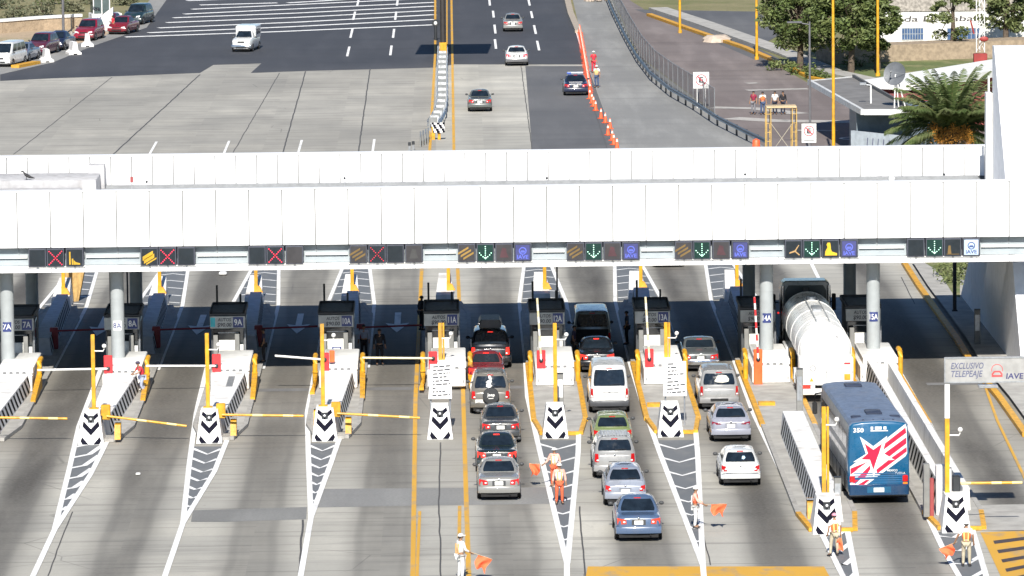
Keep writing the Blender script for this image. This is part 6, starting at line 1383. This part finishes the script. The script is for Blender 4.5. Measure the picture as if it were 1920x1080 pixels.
gp_ = [Vector(G(*q)) for q in ((1128, -25), (1150, 30), (1172, 75), (1196, 118), (1222, 152), (1258, 182), (1300, 206), (1345, 236), (1400, 264), (1442, 284))]
t = thing('guard_rail', 'grey steel crash rail curving along the foot of the chain link fence', 'crash barrier', (0, 0, 0)); PS = along(gp_, 4); a = MB(); b = MB()
for A, B_ in zip(PS[:-1], PS[1:]):
    d = (B_ - A).normalized(); n_ = Vector((d.y, -d.x, 0))
    pf = [(0, 0), (.08, .05), (.01, .15), (.08, .26), (0, .32)]
    a.add([A + n_ * (q_ + .1) + Vector((0, 0, .48 + z)) for q_, z in pf] + [B_ + n_ * (q_ + .1) + Vector((0, 0, .48 + z)) for q_, z in pf], [(j, j + 1, 6 + j, 5 + j) for j in range(4)])
    b = MB(); b.bbox(A.x - .07, A.x + .07, A.y - .07, A.y + .07, 0, .78, .01); b.build('rail_post', DARK, t)
a.build('beam', M('rail_blue_grey', (.10, .125, .15), .45, .3), t, 30)
# kerb and verge of the upper side road
for nm, px_, wd, z1, mt in (('yellow_kerb', ((1212, 30), (1290, 58), (1390, 92), (1450, 118), (1518, 150), (1600, 165)), .5, .24, YEL), ('kerb', ((1216, 18), (1300, 46), (1395, 80), (1460, 104), (1540, 138), (1640, 160)), 2.2, .22, CONC)):
    a = MB(); wall_line(a, [Vector(G(*q)[:2]) for q in px_][::-1], .0 + (wd if nm != 'kerb' else -wd * .8) * (-1 if nm == 'kerb' else 1), .02, z1 - (.03 if nm == 'kerb' else 0)); struct(nm, a, mt)
YG = 'tall yellow poles around the car park'
for px, py, lab in ((1275, 62, 'tall yellow pole at the bend of the upper side road'), (1419, 112, 'tall yellow pole at the left edge of the trees'), (1646, 143, 'tall yellow pole in front of the white restaurant'), (1563, 297, 'tall yellow pole rising from behind the canopy in front of the grey roof')):
    pole(px, py, 11, .12, YELP, 'yellow_pole', lab, 'pole', YG)
t = pole(1519, 292, 8.9, .09, LP, 'street_lamp', 'slim grey lamp post at the left corner of the grey roof', 'street lamp'); a = MB(); a.tube([(0, 0, 8.7), (-.9, 0, 8.85)], .04, 6); a.bbox(-1.5, -.5, -.14, .14, 8.8, 8.92, .03); a.build('lamp_head', LP, t)
pole(1517, 112, 6.5, .09, LP, 'street_lamp', 'grey lamp column standing among the dark trees', 'street lamp')
def nopark(px, py, w_, hh, post, lab, ctr):
    q = G(px, py); t = thing('no_parking_sign', lab, 'sign', (q.x, q.y, 0), 0, 'square white no parking signs'); a = MB()
    for u in ((-.3, .3) if post else (0,)): a.cyl((u, 0, 0), (u, 0, ctr), .03, 8)
    a.build('sign_legs', WHITE if post else GREYM, t); a = MB(); a.bbox(-w_ / 2, w_ / 2, -.06, -.03, ctr - hh / 2, ctr + hh / 2, .01); bd = a.build('plate', WHITE, t); fn = lambda u, v, d: (u, -.066, v)
    r_ = w_ * .36; cz = ctr + (hh - w_) / 2; a = MB(); annulus(a, fn, 0, cz, r_ * .84, r_, 28); a.map2([(-r_ * .68, cz + r_ * .54), (-r_ * .54, cz + r_ * .68), (r_ * .68, cz - r_ * .54), (r_ * .54, cz - r_ * .68)], lambda u, v, d: (u, -.069 - d, v), 0, .002); a.build('red_ring', M('sign_red', (.45, .03, .05), .5), bd, 0)
    a = MB(); text(a, 'E', (0, -.0655, cz), (1, 0, 0), (0, 0, 1), r_ * 1.3, r_ * .75, .04)
    a.build('letter', BLKP, bd)
    if hh > w_ * 1.1:
        a = MB(); a.box(-w_ * .36, w_ * .36, -.066, -.06, ctr - hh * .40, ctr - hh * .35); a.build('small_print', M('grey_print', (.22, .22, .23), .7), bd)
nopark(1315, 203, 1.15, 1.2, 1, 'large square no parking sign on two legs behind the fence', 2.05); nopark(1517, 310, .95, 1.25, 0, 'no parking sign with small print at the foot of the grey lamp post', 2.1)
q = G(1418, 290); t = thing('orange_barrel', 'orange traffic barrel at the end of the crash rail', 'barrel', (q.x, q.y, 0)); a = MB(); a.loft([[Vector((r * _c(i * .3927), r * _s(i * .3927), z)) for i in range(16)] for z, r in ((0, .32), (.05, .33), (.06, .29), (.5, .28), (.52, .26), (.95, .245), (1.0, .2))]); a.build('barrel_body', M('cone_orange', (.85, .12, .04), .5), t); a = MB(); a.cyl((0, 0, 1.0), (0, 0, 1.06), .09, 8); a.build('handle', ORG, t)
q = G(1466, 296); t = thing('scaffold_tower', 'yellow pipe scaffold tower in the car park near the canopy', 'scaffold', (q.x, q.y, 0)); SCY = M('scaffold_yellow', (.55, .36, .10), .5, dirt=.3)
for sx in (-.85, .85):
    a = MB()
    for u in (-.14, .14):
        for y in (0, 1.5): a.cyl((sx + u, y, 0), (sx + u, y, 3.3), .03, 8)
    for z in (.5, 1.1, 1.7, 2.3, 2.9): a.cyl((sx - .14, 0, z), (sx + .14, 0, z), .02, 6)
    a.cyl((sx, 0, 3.2), (sx, 1.5, 3.2), .03, 6); a.build('frame', SCY, t)
a = MB(); a.tube([(-.72, 0, .3), (.72, 0, 2.3)], .02, 6); a.tube([(.72, 0, .3), (-.72, 0, 2.3)], .02, 6); a.build('cross_brace', M('brace_grey', (.4, .36, .28), .5), t); a = MB(); a.bbox(-1.0, 1.0, -.1, 1.6, 3.3, 3.4, .02); a.build('platform', M('plank', (.55, .42, .25), .7), t)
# grey roofed kiosk
q0 = G(1640, 312)
t = thing('grey_roof_building', 'low building with a wide sloping grey slab roof and white lettered front', 'building', (0, 0, 0))
zr = 3.4
def RZ(x, y, z=3.4): return G(x, y, z)
A, B_, Cc, D = RZ(1520, 152), RZ(1620, 208, 3.4), RZ(1690, 200, 3.4), RZ(1595, 143)
Cc = RZ(1710, 208, 3.4); D = RZ(1598, 145, 3.4)
ROOFG = M('bitumen_roof', (.17, .165, .16), .8, var=.15, scale=.8, dirt=.3)
a = MB(); a.prism([(v.x, v.y) for v in (A, B_, Cc, D)], 3.25, 3.4); a.build('roof_slab', ROOFG, t, 20)
a = MB(); wall_line(a, [Vector(v[:2]) for v in (A, B_)], .22, 3.15, 3.52); wall_line(a, [Vector(v[:2]) for v in (B_, Cc)], .22, 3.15, 3.52); wall_line(a, [Vector(v[:2]) for v in (D, A)], .12, 3.2, 3.46); a.build('roof_edge', M('pale_grey_trim', (.55, .56, .56), .6), t)
a = MB(); wall_line(a, [Vector(v[:2]) for v in (Cc, D)], .15, 3.3, 3.6); a.build('roof_upstand', M('dark_trim', (.1, .1, .1), .7), t)
a = MB()
wx = G(1604, 296).x; a.prism([(wx, B_.y + 2.5), (wx + 6, B_.y + 2.5), (wx + 6, B_.y + 9), (wx, B_.y + 9)], 0, 3.24); a.build('walls', M('blue_grey_wall', (.14, .18, .21), .5), t, 20)
a = MB(); s0 = Vector((G(1600, 300).x, G(1600, 300).y, 0)); s1 = s0 + Vector((4.2, -6, 0)); wall_line(a, [Vector(v[:2]) for v in (s0, s1)], .2, 0, 1.95); lw = a.build('lettered_wall', M('pale_blue_wall', (.42, .47, .52), .6), t)
a = MB(); d = (s1 - s0).normalized(); nrm = Vector((d.y, -d.x, 0))
for i in range(5): c = s0 + d * (1.6 + i * .55) + nrm * .212; a.add([c + d * u + Vector((0, 0, z)) for u, z in ((0, .75), (.09, .75), (.2, 1.6), (.11, 1.6))], [(0, 1, 2, 3)])
a.build('wall_lettering', M('slate_blue', (.10, .11, .19), .5), lw, 0)
# red walled building with white roofs
t = thing('red_building', 'long low building with dark red walls under a white roof edge', 'building', (0, 0, 0)); REDW = M('brick_red_wall', (.26, .06, .055), .8, var=.12, dirt=.2)
u0, u1 = GY(1600, 160, 195), GY(1875, 110, 195)
a = MB(); A, B_ = Vector(G(1606, 152, 3.1)[:2]), Vector(G(1880, 108, 3.1)[:2]); d = (B_ - A).normalized(); wall_line(a, [A + d * .8 + Vector((0, .6)), B_ + Vector((0, .6))][::-1], -4, 0, 2.6); a.build('walls', REDW, t)
a = MB(); wall_line(a, [B_, A], -4.6, 2.6, 3.1); a.build('roof_edge', WHITE, t)
a = MB(); r2 = Vector(G(1628, 172, 2.6)[:2]); r3 = Vector(G(1880, 168, 2.6)[:2]); wall_line(a, [r3, r2], -2.0, 0, 2.45); a.build('porch_walls', REDW, t)
for px_, py_x, w_, z_ in ((1642, 166, 2.0, 2.0), (1666, 170, 1.2, 2.2), (1672, 186, 1.8, 1.6)): q_ = G(px_, py_x, z_); a = MB(); a.bbox(q_.x, q_.x + w_, q_.y, q_.y + 2, .3, z_, .03); a.build('roof_block', WHITE, t)
# dish aerial
q = G(1688, 230, 2.4); t = thing('dish_aerial', 'large grey satellite dish on a tripod on the white roof', 'satellite dish', (q.x, q.y, 2.7)); a = MB()
m = Matrix.Translation((-.3, 0, 2.9)) @ Matrix.Rotation(R(-30), 4, 'Z') @ Matrix.Rotation(R(74), 4, 'X') @ Matrix.Scale(.8, 4)
rings = [[Vector((r * _c(i * .2618), r * _s(i * .2618), .24 * r * r + e)) for i in range(24)] for r, e in ((.02, 0), (.3, 0), (.6, 0), (.85, 0), (.98, 0), (.98, -.04), (.6, -.05), (.02, -.05))]
a.loft(rings); a.xf(m); a.build('dish', M('dish_grey', (.12, .13, .145), .55), t, 40)
a = MB(); hub = m @ Vector((0, 0, -.05))
for u, v in ((-.45, -.5), (.5, -.5), (.0, .6)): a.cyl((u, v, 0), (hub + Vector((u, v, 0)) * .06)[:], .045, 6)
a.build('tripod', WHITE, t); a = MB(); f = m @ Vector((0, 0, .95))
for i in range(3): a.cyl((m @ Vector((.9 * _c(i * 2.09), .9 * _s(i * 2.09), .2)))[:], f[:], .015, 5)
a.ball(f, .08); a.build('feed_horn', GREYM, t)
q = G(1633, 222, 2.4); t = thing('roof_camera_post', 'white post with a floodlight arm on the roof left of the dish', 'floodlight', (q.x, q.y, 2.3)); a = MB(); a.cyl((0, 0, 0), (0, 0, 2.3), .06, 8); a.build('post', WHITE, t); a = MB(); a.tube([(0, 0, 2.3), (-.5, 0, 2.35)], .04, 6); a.bbox(-.75, -.3, -.15, .15, 2.3, 2.5, .03); a.build('lamp_head', STEEL, t)
# lattice mast
q = G(1838, 128, 2); t = thing('lattice_mast', 'white lattice radio mast rising from a red base', 'radio mast', (q.x, q.y, 2.0)); a = MB()
for u, v in ((-.3, -.17), (.3, -.17), (0, .35)): a.cyl((u, v, 1.2), (u, v, 14), .035, 6)
for i in range(16):
    z = 1.3 + i * .8
    for (u, v), (u2, v2) in (((-.3, -.17), (.3, -.17)), ((.3, -.17), (0, .35)), ((0, .35), (-.3, -.17))): a.cyl((u, v, z), (u2, v2, z + .8), .018, 5)
a.build('lattice', WHITE, t); a = MB(); a.bbox(-.5, .5, -.3, .4, .2, 1.1, .03); a.cyl((0, 0, 0), (0, 0, .3), .2, 8); a.build('mast_base', M('mast_red', (.3, .04, .035), .6), t); a = MB(); a.ball((.25, -.3, 2.2), (.34, .1, .2), 12, 6); a.tube([(-.5, -.3, 2.6), (-.75, -.3, 3.6)], .07, 6); a.build('antenna_drum', M('mast_red', (.3, .04, .035), .6), t)
# restaurant
q = G(1690, 88); q1 = G(1925, 70); yb_ = q.y
t = thing('restaurant', 'white restaurant wall with dark script lettering and barred windows behind the trees', 'building', (0, yb_, 0))
x0, x1 = G(1650, 88).x, G(1960, 80).x
a = MB(); a.bbox(x0, x1, 0, 7, 0, 2.95, .03); a.build('walls', M('restaurant_white', (.70, .70, .67), .7, dirt=.25), t)
a = MB(); a.loft([[(x0 - .1, -.1, 2.953), (x1, -.1, 2.953), (x1, 7, 2.953), (x0 - .1, 7, 2.953)], [(x0, .6, 5.2), (x1, .6, 5.2), (x1, 6, 5.2), (x0, 6, 5.2)]]); a.build('roof_edge', M('roof_grey', (.27, .25, .22), .9, var=.35, scale=4), t)
z_ = lambda y: GY(1750, y, yb_).z
a = MB(); u = GY(1752, 34, yb_).x; text(a, 'Fonda La Cabaña', (u, -.012, z_(35)), (1, 0, 0), (0, 0, 1), .66, GY(1842, 34, yb_).x - GY(1642, 34, yb_).x, .01, .2); a.build('lettering', M('script_dark', (.05, .045, .05), .7), t)
for xa, xb in ((1691, 1731), (1776, 1836)):
    A, B_ = GY(xa, 53, yb_), GY(xb, 74, yb_); a = MB(); a.box(A.x, B_.x, -.03, .02, B_.z, A.z); wn = a.build('window', M('window_blue_glass', (.06, .11, .22), .2), t); a = MB(); n = 8
    for i in range(n + 1): xx = lerp(A.x, B_.x, i / n); a.box(xx - .025, xx + .025, -.05, -.031, B_.z, A.z)
    for v in (0, .5, 1): zz_ = lerp(B_.z, A.z, v); a.box(A.x, B_.x, -.055, -.051, zz_ - .025, zz_ + .025)
    a.build('bars', M('pale_bars', (.3, .33, .36), .5), wn)
a = MB(); g0, g1 = G(1530, 116), G(1960, 98); wall_line(a, [Vector((g1.x, g1.y)), Vector((g0.x, g0.y))], -3, 0, 1.35); o = a.build('garden_wall', M('buff_brick', (.30, .235, .165), .85, var=.2, scale=3), None); tag(o, 'buff brick garden wall below the white restaurant', 'wall')
q = G(1345, 78); t = thing('boulder', 'pale flat boulder on the verge of the upper side road', 'rock', (q.x, q.y, 0)); a = MB(); a.ball((0, 0, .1), (1.3, 1.6, .5), 9, 5)
for v in a.v: v += Vector((rnd.uniform(-.12, .12), rnd.uniform(-.12, .12), rnd.uniform(-.06, .06)))
a.build('rock', M('pale_rock', (.48, .40, .32), .9), t, 20)
for px, py, lab in ((1120, 2, 'pale rubble heap at the top of the access road'),):
    q = G(px, py); t = thing('rubble_heap', lab, 'rubble', (q.x, q.y, 0)); a = MB(); rg = random.Random(9)
    for i in range(14): a.ball((rg.uniform(-1, 1), rg.uniform(-1.5, 1.5), .15), (rg.uniform(.15, .4), rg.uniform(.15, .4), rg.uniform(.12, .35)), 6, 4)
    a.build('stones', M('pale_rock', (.48, .40, .32), .9), t, 20)

q = G(132, 566); t = thing('tarpaulin', 'tan tarpaulin hanging over a rail behind booth 7A', 'tarpaulin', (q.x, q.y, .02)); a = MB(); rg = random.Random(3)
a.grid(lambda u, v: Vector((-.55 + 1.0 * u + .35 * v + .04 * _s(18 * u), .3 * v + .06 * _s(14 * u + 4 * v), 1.75 * v)), 14, 8); o = len(a.v); a.grid(lambda u, v: Vector((.45 - 1.0 * u + .35 * v - .04 * _s(18 * u), .36 + .3 * v + .06 * _s(14 * u + 4 * v), 1.72 * v)), 14, 8); a.build('cloth', cloth('tan', (.42, .27, .10)), t, 60); a = MB(); a.cyl((-.3, .48, 1.72), (.9, .48, 1.72), .04, 8); a.cyl((.3, .5, 0), (.3, .5, 1.72), .04, 8); a.build('rail', YEL, t)
for px, py, lab, s_ in ((418, 516, 'white litter on the far concrete behind booth 9A', .3), (259, 891, 'scrap of white litter in lane 8A below the chevron noses', .14)):
    q = G(px, py); t = thing('litter', lab, 'litter', (q.x, q.y, .02)); a = MB(); a.bbox(-s_ * .7, s_ * .7, -s_, s_, 0, s_ * .6, s_ * .2); o = a.build('bag', WHITE, t)
